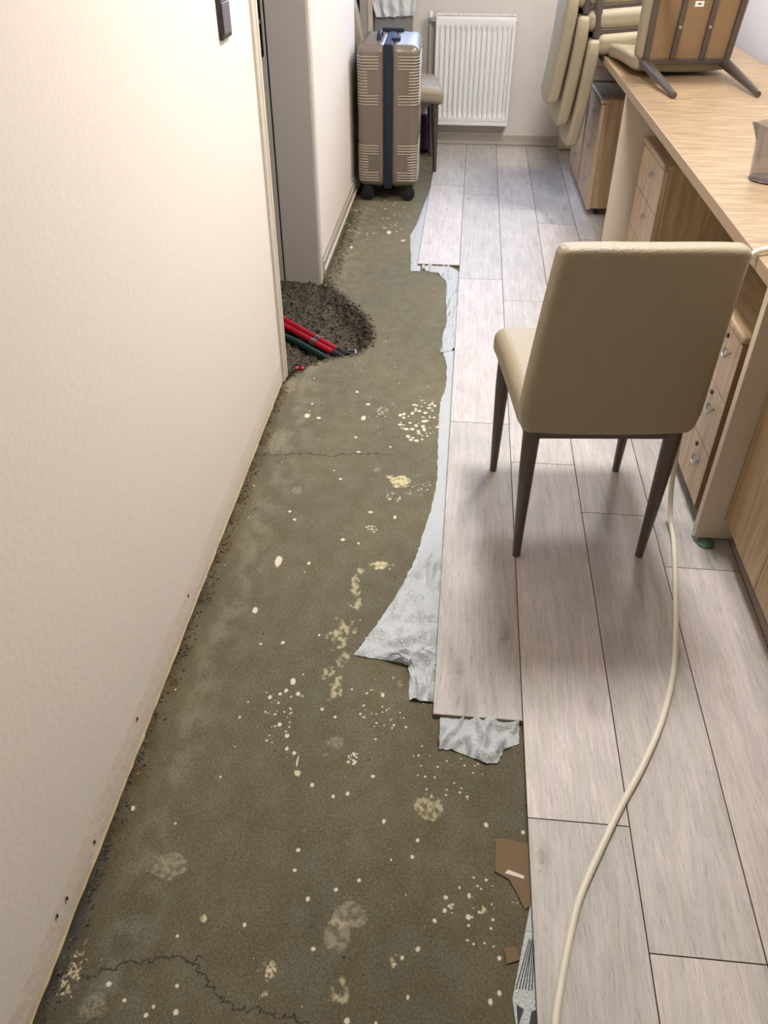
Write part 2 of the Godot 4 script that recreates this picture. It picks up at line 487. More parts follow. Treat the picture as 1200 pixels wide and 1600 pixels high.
func build_materials() -> void:
	M.wall = mat(c8(229, 221, 211), 0.85)
	bump(M.wall, 0.08, 0.25, 2.5, 3)
	M.plaster = mat(c8(218, 207, 192), 0.9)
	bump(M.plaster, 0.05, 0.8, 3.0, 4)
	M.back_wall = mat(c8(216, 209, 202), 0.85)
	M.ceiling = mat(c8(235, 232, 226), 0.9)
	M.grey_door = mat(c8(182, 175, 168), 0.45)
	M.trim = mat(c8(205, 197, 184), 0.5)
	M.skirting = mat(c8(178, 168, 157), 0.5)
	M.dark = mat(c8(22, 22, 28), 0.6)
	M.rubber = mat(c8(20, 20, 22), 0.7)
	M.steel = mat(c8(175, 175, 175), 0.3, 0.9)
	M.dark_steel = mat(c8(62, 60, 62), 0.35, 0.7)
	M.hdf = mat(c8(128, 108, 88), 0.9)
	M.foam = mat(c8(184, 188, 190), 0.45)
	bump(M.foam, 0.06, 4.0, 8.0, 6)
	M.leather = mat(c8(157, 145, 120), 0.42)
	bump(M.leather, 0.12, 2.5, 9.0, 7)
	M.leg = mat(c8(92, 83, 77), 0.38, 0.35)
	M.board = mat(c8(142, 115, 84), 0.8)
	bump(M.board, 0.1, 2.0, 6.0, 8)
	M.white = mat(c8(238, 238, 236), 0.35)
	M.panel = mat(c8(214, 201, 180), 0.5)
	M.cable = mat(c8(226, 219, 200), 0.45)
	M.shell = mat(c8(124, 113, 101), 0.3, 0.2)
	M.rib = mat(c8(178, 166, 148), 0.28, 0.15)
	M.navy = mat(c8(15, 24, 44), 0.65)
	M.red = mat(c8(160, 24, 38), 0.35)
	M.green = mat(c8(22, 46, 38), 0.5)
	M.cloth = mat(c8(232, 232, 234), 0.8)
	M.cloth.backlight_enabled = true
	M.cloth.backlight = Color(0.5, 0.5, 0.52)
	M.brown_card = mat(c8(112, 88, 58), 0.7)
	M.smoke = mat(Color(0.36, 0.34, 0.34, 0.24), 0.2)
	M.smoke.transparency = BaseMaterial3D.TRANSPARENCY_ALPHA
	M.smoke.cull_mode = BaseMaterial3D.CULL_DISABLED
	M.glass = mat(Color(0.9, 0.95, 1.0, 0.08), 0.02)
	M.glass.transparency = BaseMaterial3D.TRANSPARENCY_ALPHA
	M.lamp = mat(Color.WHITE, 0.5)
	M.lamp.emission_enabled = true
	M.lamp.emission = Color(1.0, 0.93, 0.84)
	M.lamp.emission_energy_multiplier = 1.0
	M.planks = []
	for k in 6:
		var m := textured(plank_texture(k), 0.5)
		m.metallic_specular = 0.42
		M.planks.append(m)
	M.desk = textured(oak_texture(1, c8(152, 129, 100), 0.24, 512, 512, 5.0, 60.0), 0.4)
	M.oak = textured(oak_texture(2, c8(182, 154, 118), 0.14, 512, 512, 34.0, 2.2), 0.45)
	M.oak.uv1_triplanar = true
	M.oak_grey = textured(oak_texture(3, c8(192, 168, 140), 0.15, 512, 512, 30.0, 2.0), 0.45)
	M.oak_grey.uv1_triplanar = true
	M.oak_edge = mat(c8(172, 148, 120), 0.5)
	M.oak_brown = mat(c8(150, 112, 80), 0.6)
	M.screed_near = textured(screed_texture(-0.85, 0.25, -2.2, 0.3, 880, 2000), 0.86)
	M.screed_far = textured(screed_texture(-0.95, 0.25, -5.9, -2.2, 620, 1850), 0.86)

# ---------------------------------------------------------------- set-up: camera, sky, lights
func _ready() -> void:
	rng.seed = 1
	var cam := Camera3D.new()
	cam.name = "camera"
	cam.fov = 64.742
	cam.near = 0.05
	cam.far = 60.0
	cam.position = Vector3(0, 1.44, 0)
	cam.rotation_degrees = Vector3(-38.532, 5.488, 0)
	add_child(cam)
	cam.current = true
	var we := WorldEnvironment.new()
	we.name = "world_environment"
	var e := Environment.new()
	e.background_mode = Environment.BG_SKY
	e.sky = Sky.new()
	var sm := ProceduralSkyMaterial.new()
	sm.sky_top_color = Color(0.62, 0.74, 0.95)
	sm.sky_horizon_color = Color(0.78, 0.85, 0.96)
	sm.ground_bottom_color = Color(0.3, 0.32, 0.34)
	sm.ground_horizon_color = Color(0.6, 0.65, 0.7)
	e.sky.sky_material = sm
	e.background_energy_multiplier = 15.0
	e.tonemap_mode = Environment.TONE_MAPPER_LINEAR
	e.tonemap_exposure = 1.12
	e.sdfgi_enabled = true
	e.ssao_enabled = true
	e.ssil_enabled = true
	we.environment = e
	add_child(we)
	# two ceiling panels: x, z, energy, size
	var lamps := [[0.42, -2.2, 5.1, 0.4], [0.98, -4.1, 3.8, 0.4]]
	for l in lamps:
		ceiling_light(l[0], l[1], l[2], l[3])
	build_materials()
	build_room()
	build_floor()
	build_underlay()
	build_desks()
	build_chairs()
	build_suitcase()
	build_radiator()
	build_details()

func ceiling_light(x: float, z: float, energy: float, size: float) -> void:
	if not M.has("lamp"):
		M.lamp = null
	var t := thing("ceiling_light", "square white ceiling light panel %s" % ("above the chair standing in the aisle" if z > -3.0 and z < 0.0 else "above the chairs stacked on the desk" if z < -3.0 else "behind the photographer"), "ceiling light", Vector3(x, 2.6, z), 0.0, "ceiling panels")
	var white := mat(c8(240, 240, 240), 0.5)
	bx("frame", Vector3(-size * 0.5 - 0.02, -0.025, -size * 0.5 - 0.02), Vector3(size * 0.5 + 0.02, -0.001, size * 0.5 + 0.02), white, t)
	var glow := mat(Color.WHITE, 0.5)
	glow.emission_enabled = true
	glow.emission = Color(1.0, 0.93, 0.84)
	glow.emission_energy_multiplier = 1.5
	bx("diffuser", Vector3(-size * 0.5, -0.03, -size * 0.5), Vector3(size * 0.5, -0.02, size * 0.5), glow, t)
	var a := AreaLight3D.new()
	a.name = "panel_light"
	a.area_size = Vector2(size, size)
	a.light_color = Color(1.0, 0.988, 0.98)
	a.light_energy = energy
	a.area_range = 12.0
	a.shadow_enabled = true
	a.position = Vector3(0, -0.034, 0)
	a.rotation_degrees = Vector3(-90, 0, 0)
	t.add_child(a)

# ---------------------------------------------------------------- room shell
func build_room() -> void:
	var w := struct("wall_left", "cream painted wall with its skirting board taken off", "wall")
	bx("wall_body", Vector3(-0.79, -0.006, -2.578), Vector3(-0.612, 2.62, 1.62), M.wall, w, 0.004)
	# bare band where the skirting board used to be, with a ragged upper edge
	var b := MB.new()
	var rag := noise(21, 1.0, 3)
	var rows := []
	for i in 241:
		var z := lerpf(-2.535, 0.2, i / 240.0)
		var top := 0.078 + 0.012 * rag.get_noise_2d(z * 3.0, 0.0) + 0.006 * rag.get_noise_2d(z * 22.0, 5.0)
		var low := 0.0 + 0.005 * rag.get_noise_2d(z * 16.0, 9.0) + 0.004 * rag.get_noise_2d(z * 60.0, 3.0)
		rows.append([Vector3(-0.6125, top, z), Vector3(-0.6114, top - 0.004, z), Vector3(-0.6108 + 0.0005 * rag.get_noise_2d(z * 30.0, 2.0), top * 0.5, z), Vector3(-0.6095, low + 0.004, z), Vector3(-0.6125, low, z)])
	b.grid(rows)
	obj("plaster_band", b, M.plaster, w)
	b = MB.new()
	for q in [[-0.62, 0.05], [-0.99, 0.06], [-1.36, 0.055], [-0.585, 0.06], [-0.735, 0.03]]:
		b.rbox(Vector3(-0.609, q[1], q[0]), Vector3(0.002, 0.009, 0.004), 0.0009, 1)
	obj("nail_holes", b, M.dark, w).set_meta("kind", "stuff")
	b = MB.new()
	rows = []
	for i in 121:
		var z := lerpf(-2.535, 0.2, i / 120.0)
		var j := 0.0075 * rag.get_noise_2d(z * 28.0, 30.0) - 0.001
		rows.append([Vector3(-0.6125, 0.002 + j, z), Vector3(-0.607 + j * 0.7, 0.0 + j, z), Vector3(-0.6065 + j * 0.7, -0.004 + j, z), Vector3(-0.6125, -0.006, z)])
	b.grid(rows)
	obj("foam_edge", b, mat(c8(182, 164, 128), 0.9), w)
	w = struct("trim_1", "pale door casing on the corner of the near wall", "trim")
	bx("casing", Vector3(-0.614, -0.01, -2.586), Vector3(-0.603, 2.1, -2.53), M.trim, w, 0.003)
	bx("casing_bead", Vector3(-0.605, -0.01, -2.579), Vector3(-0.6, 2.1, -2.56), M.panel, w, 0.0025)
	bx("jamb_board", Vector3(-0.80, -0.01, -2.586), Vector3(-0.61, 2.1, -2.576), M.grey_door, w, 0.002)

	w = struct("wall_left_001", "cream wall between the two doorways", "wall")
	bx("wall_body", Vector3(-0.785, -0.02, -4.86), Vector3(-0.622, 2.62, -3.462), M.wall, w, 0.004)
	bx("lintel", Vector3(-0.785, 2.1, -3.47), Vector3(-0.622, 2.62, -2.6), M.wall, w)
	bx("lintel", Vector3(-0.785, 2.1, -5.9), Vector3(-0.622, 2.62, -4.85), M.wall, w)
	w = struct("door_1", "grey door frame standing on the dug-out floor", "door")
	bx("jamb_board", Vector3(-0.779, -0.06, -3.475), Vector3(-0.6205, 2.1, -3.448), M.grey_door, w, 0.003)
	bx("casing", Vector3(-0.628, -0.03, -3.50), Vector3(-0.613, 2.1, -3.452), M.trim, w, 0.004)
	bx("seal", Vector3(-0.785, -0.05, -3.475), Vector3(-0.7785, 2.1, -3.452), M.rubber, w, 0.002)
	bx("rebate", Vector3(-0.86, -0.06, -3.50), Vector3(-0.7845, 2.1, -3.4515), M.grey_door, w, 0.003)
	var lp := bx("strike_plate", Vector3(-0.820, 0.885, -3.4525), Vector3(-0.793, 1.16, -3.4485), mat(c8(36, 36, 48), 0.35, 0.5), w, 0.0018)
	var mb := MB.new()
	mb.tube([Vector3(-0.8065, 0.885, -3.4525), Vector3(-0.8065, 0.885, -3.4485)], 0.0135, 16)
	obj("plate_end", mb, mat(c8(36, 36, 48), 0.35, 0.5), lp)
	bx("latch", Vector3(-0.816, 0.985, -3.45), Vector3(-0.797, 1.0, -3.445), M.steel, lp)
	for y in [0.9, 0.965]:
		mb = MB.new()
		mb.tube([Vector3(-0.8065, y, -3.45), Vector3(-0.8065, y, -3.447)], 0.005, 10)
		obj("screw", mb, M.steel, lp)
	bx("strike_slot", Vector3(-0.813, 1.01, -3.4495), Vector3(-0.80, 1.12, -3.448), M.dark, lp, 0.0003)
	w = struct("door_2", "second door frame in the far left corner", "door")
	bx("jamb_board", Vector3(-0.70, -0.01, -5.82), Vector3(-0.66, 2.1, -5.72), M.grey_door, w, 0.003)
	bx("casing", Vector3(-0.662, -0.01, -5.82), Vector3(-0.622, 2.1, -5.745), M.trim, w, 0.004)
	bx("casing_bead", Vector3(-0.652, -0.01, -5.75), Vector3(-0.638, 2.1, -5.735), M.panel, w, 0.004)

	w = struct("wall_back", "pale back wall behind the radiator", "wall")
	bx("wall_body", Vector3(-0.69, -0.02, -5.98), Vector3(1.5, 0.95, -5.8), M.back_wall, w)
	bx("wall_body", Vector3(-0.80, 2.15, -5.98), Vector3(1.5, 2.62, -5.8), M.back_wall, w)
	bx("wall_body", Vector3(-0.69, 0.95, -5.98), Vector3(-0.45, 2.15, -5.8), M.back_wall, w)
	bx("wall_body", Vector3(0.6, 0.95, -5.98), Vector3(1.5, 2.15, -5.8), M.back_wall, w)
	w = struct("window_1", "window in the back wall above the radiator", "window")
	for x in [-0.45, 0.05, 0.56]:
		bx("frame", Vector3(x, 0.95, -5.92), Vector3(x + 0.045, 2.15, -5.87), M.white, w)
	for y in [0.95, 2.1]:
		bx("frame", Vector3(-0.45, y, -5.925), Vector3(0.6, y + 0.05, -5.875), M.white, w)
	bx("pane", Vector3(-0.41, 0.99, -5.9), Vector3(0.06, 2.11, -5.896), M.glass, w, 0.001)
	bx("pane", Vector3(0.09, 0.99, -5.9), Vector3(0.57, 2.11, -5.896), M.glass, w, 0.001)
	bx("window_sill", Vector3(-0.5, 0.925, -5.88), Vector3(0.65, 0.95, -5.72), M.white, w, 0.004)
	w = struct("wall_right", "pale wall behind the desks", "wall")
	bx("wall_body", Vector3(1.41, -0.02, -5.98), Vector3(1.55, 2.62, 1.62), M.wall, w)
	w = struct("wall_front", "wall behind the photographer", "wall")
	bx("wall_body", Vector3(-0.8, -0.02, 1.6), Vector3(1.55, 2.62, 1.75), M.wall, w)
	w = struct("ceiling", "white ceiling", "ceiling")
	bx("ceiling_slab", Vector3(-2.4, 2.6, -6.1), Vector3(1.55, 2.75, 1.75), M.ceiling, w)
	# the unlit room beyond the doorways
	w = struct("wall_left_002", "walls of the unlit room beyond the doorways", "wall")
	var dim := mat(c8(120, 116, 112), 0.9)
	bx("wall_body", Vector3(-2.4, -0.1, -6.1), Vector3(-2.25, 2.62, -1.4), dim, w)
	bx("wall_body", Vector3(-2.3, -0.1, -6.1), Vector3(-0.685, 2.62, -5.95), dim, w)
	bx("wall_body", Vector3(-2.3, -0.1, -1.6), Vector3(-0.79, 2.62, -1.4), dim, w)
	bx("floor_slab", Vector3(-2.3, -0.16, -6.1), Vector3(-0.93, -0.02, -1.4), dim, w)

	w = struct("baseboard_left", "grey moulded skirting board along the far left wall", "baseboard")
	bx("board", Vector3(-0.625, -0.004, -4.86), Vector3(-0.606, 0.062, -3.50), M.skirting, w, 0.004)
	bx("moulding", Vector3(-0.625, 0.055, -4.86), Vector3(-0.611, 0.082, -3.50), M.skirting, w, 0.006)
	bx("lip", Vector3(-0.610, 0.010, -4.86), Vector3(-0.600, 0.026, -3.505), M.trim, w, 0.004)
	w = struct("baseboard_back", "grey skirting board under the radiator", "baseboard")
	bx("board", Vector3(-0.62, 0.001, -5.80), Vector3(1.40, 0.062, -5.782), M.skirting, w, 0.003)
	bx("lip", Vector3(-0.62, 0.001, -5.785), Vector3(1.40, 0.02, -5.772), M.skirting, w, 0.004)
	bx("moulding", Vector3(-0.62, 0.056, -5.80), Vector3(1.40, 0.068, -5.787), M.trim, w, 0.003)

# ---------------------------------------------------------------- screed and laminate
var relief: FastNoiseLite
func sub_h(x: float, z: float) -> float:
	var h := SUB_Y + 0.0012 * relief.get_noise_2d(x * 9.0, z * 9.0)
	if x < -0.58:
		h -= 0.004 * clampf((-0.58 - x) / 0.03, 0.0, 1.0) * (1.0 + relief.get_noise_2d(x * 60.0, z * 60.0))
		if z > -0.8 and z < -0.4:
			h -= 0.014 * clampf((-0.585 - x) / 0.02, 0.0, 1.0) * sin(PI * (z + 0.8) / 0.4)
	var d := pit_depth(x, z)
	if d > -0.03:
		var k := smoothstep(-0.008, 0.075, d + 0.012 * relief.get_noise_2d(x * 30.0, z * 30.0))
		var east := clampf((x + 0.75) / 0.4, 0.25, 1.0)
		h += k * (-0.085 * east + 0.016 * relief.get_noise_2d(x * 14.0, z * 14.0) + 0.009 * relief.get_noise_2d(x * 55.0, z * 55.0))
	return h

func screed_part(called: String, x0: float, x1: float, z0: float, z1: float, nx: int, nz: int, u0: Vector2, u1: Vector2, m: Material, parent: Node) -> void:
	var rows := []
	var uv := []
	for i in nz + 1:
		var z := lerpf(z0, z1, float(i) / nz)
		var r := []
		var ru := []
		for j in nx + 1:
			var x := lerpf(x0, x1, float(j) / nx)
			r.append(Vector3(x, sub_h(x, z), z))
			ru.append(Vector2((x - u0.x) / (u1.x - u0.x), (z - u0.y) / (u1.y - u0.y)))
		rows.append(r)
		uv.append(ru)
	var b := MB.new()
	b.grid(rows, uv)
	var o := obj(called, b, m, parent)

func build_floor() -> void:
	relief = noise(31, 1.0, 2)
	var s := struct("floor", "bare grey screed spotted with white paint, dug out at the doorway", "floor")
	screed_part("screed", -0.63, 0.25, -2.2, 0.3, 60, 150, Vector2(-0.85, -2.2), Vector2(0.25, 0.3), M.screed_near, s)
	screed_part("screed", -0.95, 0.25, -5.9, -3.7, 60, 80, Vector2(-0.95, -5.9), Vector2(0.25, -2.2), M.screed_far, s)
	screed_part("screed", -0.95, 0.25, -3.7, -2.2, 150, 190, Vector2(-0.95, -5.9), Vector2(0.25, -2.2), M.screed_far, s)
	bx("slab", Vector3(0.1, -0.1, -5.95), Vector3(1.5, -0.0155, 1.65), mat(c8(96, 88, 74), 0.9), s)
	bx("slab", Vector3(-0.7, -0.1, 0.28), Vector3(0.15, -0.0155, 1.65), mat(c8(110, 102, 86), 0.9), s)
	bx("slab", Vector3(-0.95, -0.3, -5.95), Vector3(0.15, -0.2, 0.3), mat(c8(96, 88, 74), 0.9), s)
	# crumbs in the hole and along the walls
	var stones := []
	for k in 4:
		rng.seed = 40 + k
		var b := MB.new()
		var rows := []
		for i in 5:
			var row := []
			for j in 7:
				var a := TAU * (j % 6) / 6.0
				var p := PI * i / 4.0
				var rr := 1.0 + 0.35 * sin(3.1 * (j % 6) + i * 1.7 + k) * (1.0 if i > 0 and i < 4 else 0.0)
				row.append(Vector3(sin(p) * cos(a) * rr, cos(p) * 0.7, sin(p) * sin(a) * rr * 0.8))
			rows.append(row)
		b.grid(rows, [], false, true)
		stones.append(b.mesh())
	var tones := [c8(76, 67, 53), c8(90, 81, 66), c8(60, 52, 42), c8(108, 98, 80)]
	for k in 4:
		var sm := mat(tones[k], 0.95)
		var places: Array[Transform3D] = []
		rng.seed = 60 + k
		while places.size() < 2300:
			var x := rng.randf_range(-0.93, -0.3)
			var z := rng.randf_range(-3.46, -2.5)
			var d := pit_depth(x, z)
			if d < -0.02 or (d < 0.0 and rng.randf() < 0.6):
				continue
			var r := 0.0016 + 0.0048 * pow(rng.randf(), 3.0)
			if rng.randf() < 0.006:
				r = rng.randf_range(0.008, 0.013)
			places.append(Transform3D(Basis.from_euler(Vector3(rng.randf() * 0.8, rng.randf() * TAU, rng.randf() * 0.8)).scaled(Vector3.ONE * r), Vector3(x, sub_h(x, z) + r * 0.25, z)))
		for q in (420 if k < 2 else 300):      # swept against the left walls
			var z := rng.randf_range(-2.5, -0.3)
			var x := -0.607 + 0.03 * pow(rng.randf(), 2.5)
			var r := 0.0009 + 0.0028 * pow(rng.randf(), 3.0)
			places.append(Transform3D(Basis.from_euler(Vector3(rng.randf(), rng.randf() * TAU, rng.randf())).scaled(Vector3.ONE * r), Vector3(x, sub_h(x, z) + r * 0.3, z)))
		for q in 160:
			var z := rng.randf_range(-4.4, -3.48)
			var x := -0.597 + 0.06 * pow(rng.randf(), 2.0)
			var r := 0.0015 + 0.0035 * pow(rng.randf(), 2.5)
			places.append(Transform3D(Basis.from_euler(Vector3(rng.randf(), rng.randf() * TAU, rng.randf())).scaled(Vector3.ONE * r), Vector3(x, sub_h(x, z) + r * 0.3, z)))
		if k < 2:
			for q in 40:                       # a few strewn over the screed
				var z := rng.randf_range(-3.8, -0.4)
				var x := rng.randf_range(-0.58, -0.06)
				var r := 0.001 + 0.0018 * pow(rng.randf(), 2.0)
				places.append(Transform3D(Basis.from_euler(Vector3(rng.randf(), rng.randf() * TAU, rng.randf())).scaled(Vector3.ONE * r), Vector3(x, sub_h(x, z) + r * 0.3, z)))
		var mm := MultiMesh.new()
		mm.transform_format = MultiMesh.TRANSFORM_3D
		mm.mesh = stones[k]
		mm.instance_count = places.size()
		for i in places.size():
			mm.set_instance_transform(i, places[i])
		var mi := MultiMeshInstance3D.new()
		mi.name = free_name("rubble", s)
		mi.multimesh = mm
		mi.material_override = sm
		s.add_child(mi, true)
		mi.set_meta("kind", "stuff")

	# laminate: columns of planks, 195 mm wide, 1.2 m long
	var f := struct("floor_001", "whitewashed oak laminate floor, partly taken up", "floor")
	var joints := [-4.865, -2.304, -0.879, -0.646, -1.64, -1.1, -0.3, -1.3]
	var ends := [-3.665, -1.107, 1.6, 1.6, 1.6, 1.6, 1.6, 1.6]
	var n := 0
	for col in 8:
		var x0 := -0.195 + 0.195 * col
		var x1 := minf(x0 + 0.195, 1.408)
		var z: float = joints[col]
		while z > -5.8:
			z -= 1.2075
		while z < ends[col] - 0.01:
			var za := maxf(z, -5.79)
			var zb: float = minf(z + 1.2075, ends[col])
			if zb - za > 0.03:
				plank(f, x0, x1, za, zb, n)
				n += 1
			z += 1.2075

func plank(parent: Node, x0: float, x1: float, z0: float, z1: float, k: int) -> void:
	var g := 0.0006
	var lo := Vector3(x0 + g, -0.009, z0 + g)
	var hi := Vector3(x1 - g, 0.0, z1 - g)
	var c := 0.0007
	var top := MB.new()
	var flip := k % 2 == 1
	var uvf := func(x: float, z: float) -> Vector2:
		var u := (x - x0) / 0.195
		var v := (z - z0) / 1.2085
		return Vector2(1.0 - u if flip else u, 1.0 - v if k % 3 == 1 else v)
	var a := Vector3(lo.x + c, 0, lo.z + c)
	var b := Vector3(hi.x - c, 0, lo.z + c)
	var d := Vector3(hi.x - c, 0, hi.z - c)
	var e := Vector3(lo.x + c, 0, hi.z - c)
	top.quad(a, b, d, e, Vector3.UP, [uvf.call(a.x, a.z), uvf.call(b.x, b.z), uvf.call(d.x, d.z), uvf.call(e.x, e.z)])
	var side := MB.new()
	var t := [a, b, d, e]
	var m := [Vector3(lo.x, -c, lo.z), Vector3(hi.x, -c, lo.z), Vector3(hi.x, -c, hi.z), Vector3(lo.x, -c, hi.z)]
	var nn := [Vector3(0, 0, -1), Vector3(1, 0, 0), Vector3(0, 0, 1), Vector3(-1, 0, 0)]
	for i in 4:
		var j := (i + 1) % 4
		side.quad(t[i], t[j], m[j], m[i], (nn[i] + Vector3.UP).normalized())
		side.quad(m[i], m[j], Vector3(m[j].x, lo.y, m[j].z), Vector3(m[i].x, lo.y, m[i].z), nn[i])
	var am := ArrayMesh.new()
	am.add_surface_from_arrays(Mesh.PRIMITIVE_TRIANGLES, top.arrays())
	am.add_surface_from_arrays(Mesh.PRIMITIVE_TRIANGLES, side.arrays())
	am.surface_set_material(0, M.planks[(k * 5 + k / 3) % 6])
	am.surface_set_material(1, M.hdf)
	var o := MeshInstance3D.new()
	o.name = free_name("plank", parent)
	o.mesh = am
	parent.add_child(o, true)

# ---------------------------------------------------------------- underlay foam sticking out from under the planks
# each row: x, z at the torn edge and x, z at the plank; folds are ridges that fade towards the plank
func sheet(called: String, label: String, rows: Array, lift: float, folds: float, seed_value: int) -> void:
	var f := noise(seed_value, 1.0, 2)
	var pts := []
	var sub := 8
	for i in rows.size() - 1:
		for k in (sub + 1 if i == rows.size() - 2 else sub):
			var s := float(k) / sub
			var q: Vector4 = rows[i].lerp(rows[i + 1], s)
			var row := []
			for j in 15:
				var t := j / 14.0
				var x := lerpf(q.x, q.z, t)
				var z := lerpf(q.y, q.w, t)
				var out := 1.0 - t
				x += 0.004 * f.get_noise_2d(z * 70.0, x * 70.0 + 3.0) * out
				z += 0.003 * f.get_noise_2d(x * 80.0, z * 60.0) * out
				var ridge := 1.0 - absf(f.get_noise_2d(x * 16.0 + z * 9.0, z * 7.0 - x * 4.0)) * 3.2
				var h := -0.0095 + lift * clampf(t * 1.2, 0.0, 1.0) * (1.0 - t) * 2.0
				h += folds * pow(clampf(ridge, 0.0, 1.0), 2.0) * clampf((1.0 - t) * 6.0, 0.0, 1.0) * clampf(t * 5.0 + 0.25, 0.0, 1.0)
				h += 0.0012 * f.get_noise_2d(x * 90.0, z * 90.0)
				if t > 0.86:
					h = minf(h, -0.0095 + 0.001)
				row.append(Vector3(x, maxf(h, -0.0102), z))
			pts.append(row)
	var b := MB.new()
	b.grid(pts)
	var under := []
	for row in pts:
		var r := []
		for p in row:
			r.append(p - Vector3(0, 0.0008, 0))
		under.append(r)
	b.grid(under, [], true)
	var o := obj(called, b, M.foam)
	tag(o, label, "underlay sheet")

func build_underlay() -> void:
	sheet("underlay_sheet", "narrow pale strip of foam underlay along the cut plank edge beside the chair", [Vector4(-0.044,-2.822,0.005,-2.826), Vector4(-0.026,-2.720,0.01,-2.722), Vector4(-0.022,-2.552,0.01,-2.554), Vector4(-0.038,-2.439,0.01,-2.442), Vector4(-0.036,-2.294,0.01,-2.297), Vector4(-0.034,-2.141,0.01,-2.144), Vector4(-0.027,-1.986,0.01,-1.988), Vector4(-0.042,-1.827,0.01,-1.831), Vector4(-0.064,-1.670,0.01,-1.676), Vector4(-0.072,-1.605,0.01,-1.607)], 0.001, 0.002, 71)
	sheet("underlay_sheet", "large torn triangular flap of white foam underlay reaching over the screed", [Vector4(-0.070,-1.625,0.012,-1.617), Vector4(-0.096,-1.519,0.012,-1.535), Vector4(-0.135,-1.407,0.012,-1.420), Vector4(-0.166,-1.329,0.012,-1.344), Vector4(-0.193,-1.267,0.012,-1.293), Vector4(-0.121,-1.258,0.012,-1.268), Vector4(-0.061,-1.246,0.012,-1.24), Vector4(-0.053,-1.147,0.012,-1.145)], 0.006, 0.022, 72)
	sheet("underlay_sheet", "crumpled foam underlay spilling from under the cut end of the nearest short plank", [Vector4(0.017,-1.026,0.017,-1.125), Vector4(0.044,-1.027,0.044,-1.125), Vector4(0.068,-1.018,0.068,-1.125), Vector4(0.093,-1.008,0.089,-1.125), Vector4(0.118,-0.999,0.112,-1.125), Vector4(0.139,-1.004,0.133,-1.125), Vector4(0.156,-1.039,0.158,-1.125), Vector4(0.187,-1.055,0.187,-1.125)], 0.006, 0.017, 73)
	sheet("underlay_sheet", "bluish foam underlay strip beside the plank in front of the suitcase", [Vector4(-0.196,-4.832,-0.18,-4.843), Vector4(-0.215,-4.510,-0.18,-4.521), Vector4(-0.237,-4.201,-0.18,-4.212), Vector4(-0.257,-4.057,-0.18,-4.068), Vector4(-0.235,-3.798,-0.18,-3.805), Vector4(-0.221,-3.593,-0.18,-3.597)], 0.002, 0.003, 74)
	sheet("underlay_sheet", "ragged dusty foam underlay below the cut end of the far plank", [Vector4(-0.172,-3.628,-0.172,-3.685), Vector4(-0.140,-3.60,-0.150,-3.685), Vector4(-0.095,-3.585,-0.108,-3.685), Vector4(-0.058,-3.50,-0.050,-3.685), Vector4(-0.048,-3.263,0.006,-3.60), Vector4(-0.038,-3.076,0.010,-3.3), Vector4(-0.050,-2.958,0.010,-3.05), Vector4(-0.053,-2.805,0.010,-2.83)], 0.004, 0.016, 75)

# ---------------------------------------------------------------- desks, pedestals, cupboards
func desk_x(z: float) -> float:
	return 0.679 + DESK_TURN * (z + 1.804)

func build_desks() -> void:
	var t := thing("desk", "long light oak desk on cream panel legs along the right wall", "desk", Vector3(0.679, 0, -1.804), DESK_TURN)
	var b := MB.new()
	b.rbox(Vector3(0.345, 0.734, -1.115), Vector3(0.69, 0.032, 5.63), 0.002, 2)
	for i in b.v.size():
		b.t[i] = Vector2(b.v[i].x * 0.9 + b.v[i].z * 0.013, b.v[i].z * 1.0)
	obj("worktop", b, M.desk, t)
	bx("edge_band", Vector3(-0.0012, 0.7185, -3.93), Vector3(0.0006, 0.7495, 1.70), M.oak_edge, t, 0.0008)
	for z in [0.023, -1.932, -3.9]:
		bx("support_panel", Vector3(0.001, 0.012, z), Vector3(0.66, 0.718, z + 0.026), M.panel, t, 0.0015)
	bx("back_panel", Vector3(0.665, 0.1, -3.88), Vector3(0.683, 0.717, 1.68), M.oak, t)
	for z in [0.036, -1.92]:
		b = MB.new()
		b.lathe([Vector2(0, 0.0125), Vector2(0.006, 0.0125), Vector2(0.007, 0.009), Vector2(0.019, 0.007), Vector2(0.023, 0.003), Vector2(0.023, 0.0), Vector2(0, 0.0)], Vector3(0.032, 0.0005, z + 0.022))
		obj("foot", b, mat(c8(92, 128, 112), 0.5), t)
	pedestal("oak drawer pedestal rolled under the desk beside the chair in the aisle", 0.713, -1.848, 0.40, 0.045, 0.565, true)
	pedestal("oak drawer pedestal between two cream panel legs in the middle of the desk", 0.764, -3.25, 0.42, 0.05, 0.577, false)
	pedestal("oak drawer pedestal under the chair stack, the nearer of two", 0.665, -4.395, 0.40, 0.04, 0.565, false)
	pedestal("oak drawer pedestal under the chair stack, the one farther back", 0.655, -4.86, 0.40, 0.04, 0.565, false)
	# low cupboard nearest the viewer
	t = thing("base_cabinet", "low oak cupboard at the near end of the desk", "cabinet", Vector3(0.745, 0, -1.757), DESK_TURN)
	bx("carcass", Vector3(0.02, 0.085, 0.0), Vector3(0.55, 0.716, 1.66), M.oak, t)
	for k in 6:
		bx("door", Vector3(0.0, 0.083, 0.001 + 0.2765 * k), Vector3(0.019, 0.716, 0.2745 + 0.2765 * k), M.oak, t, 0.002)
	bx("plinth", Vector3(0.07, 0.001, 0.02), Vector3(0.088, 0.085, 1.65), M.oak_brown, t)
	bx("plinth", Vector3(0.045, 0.001, 0.02), Vector3(0.05, 0.02, 1.65), M.skirting, t)

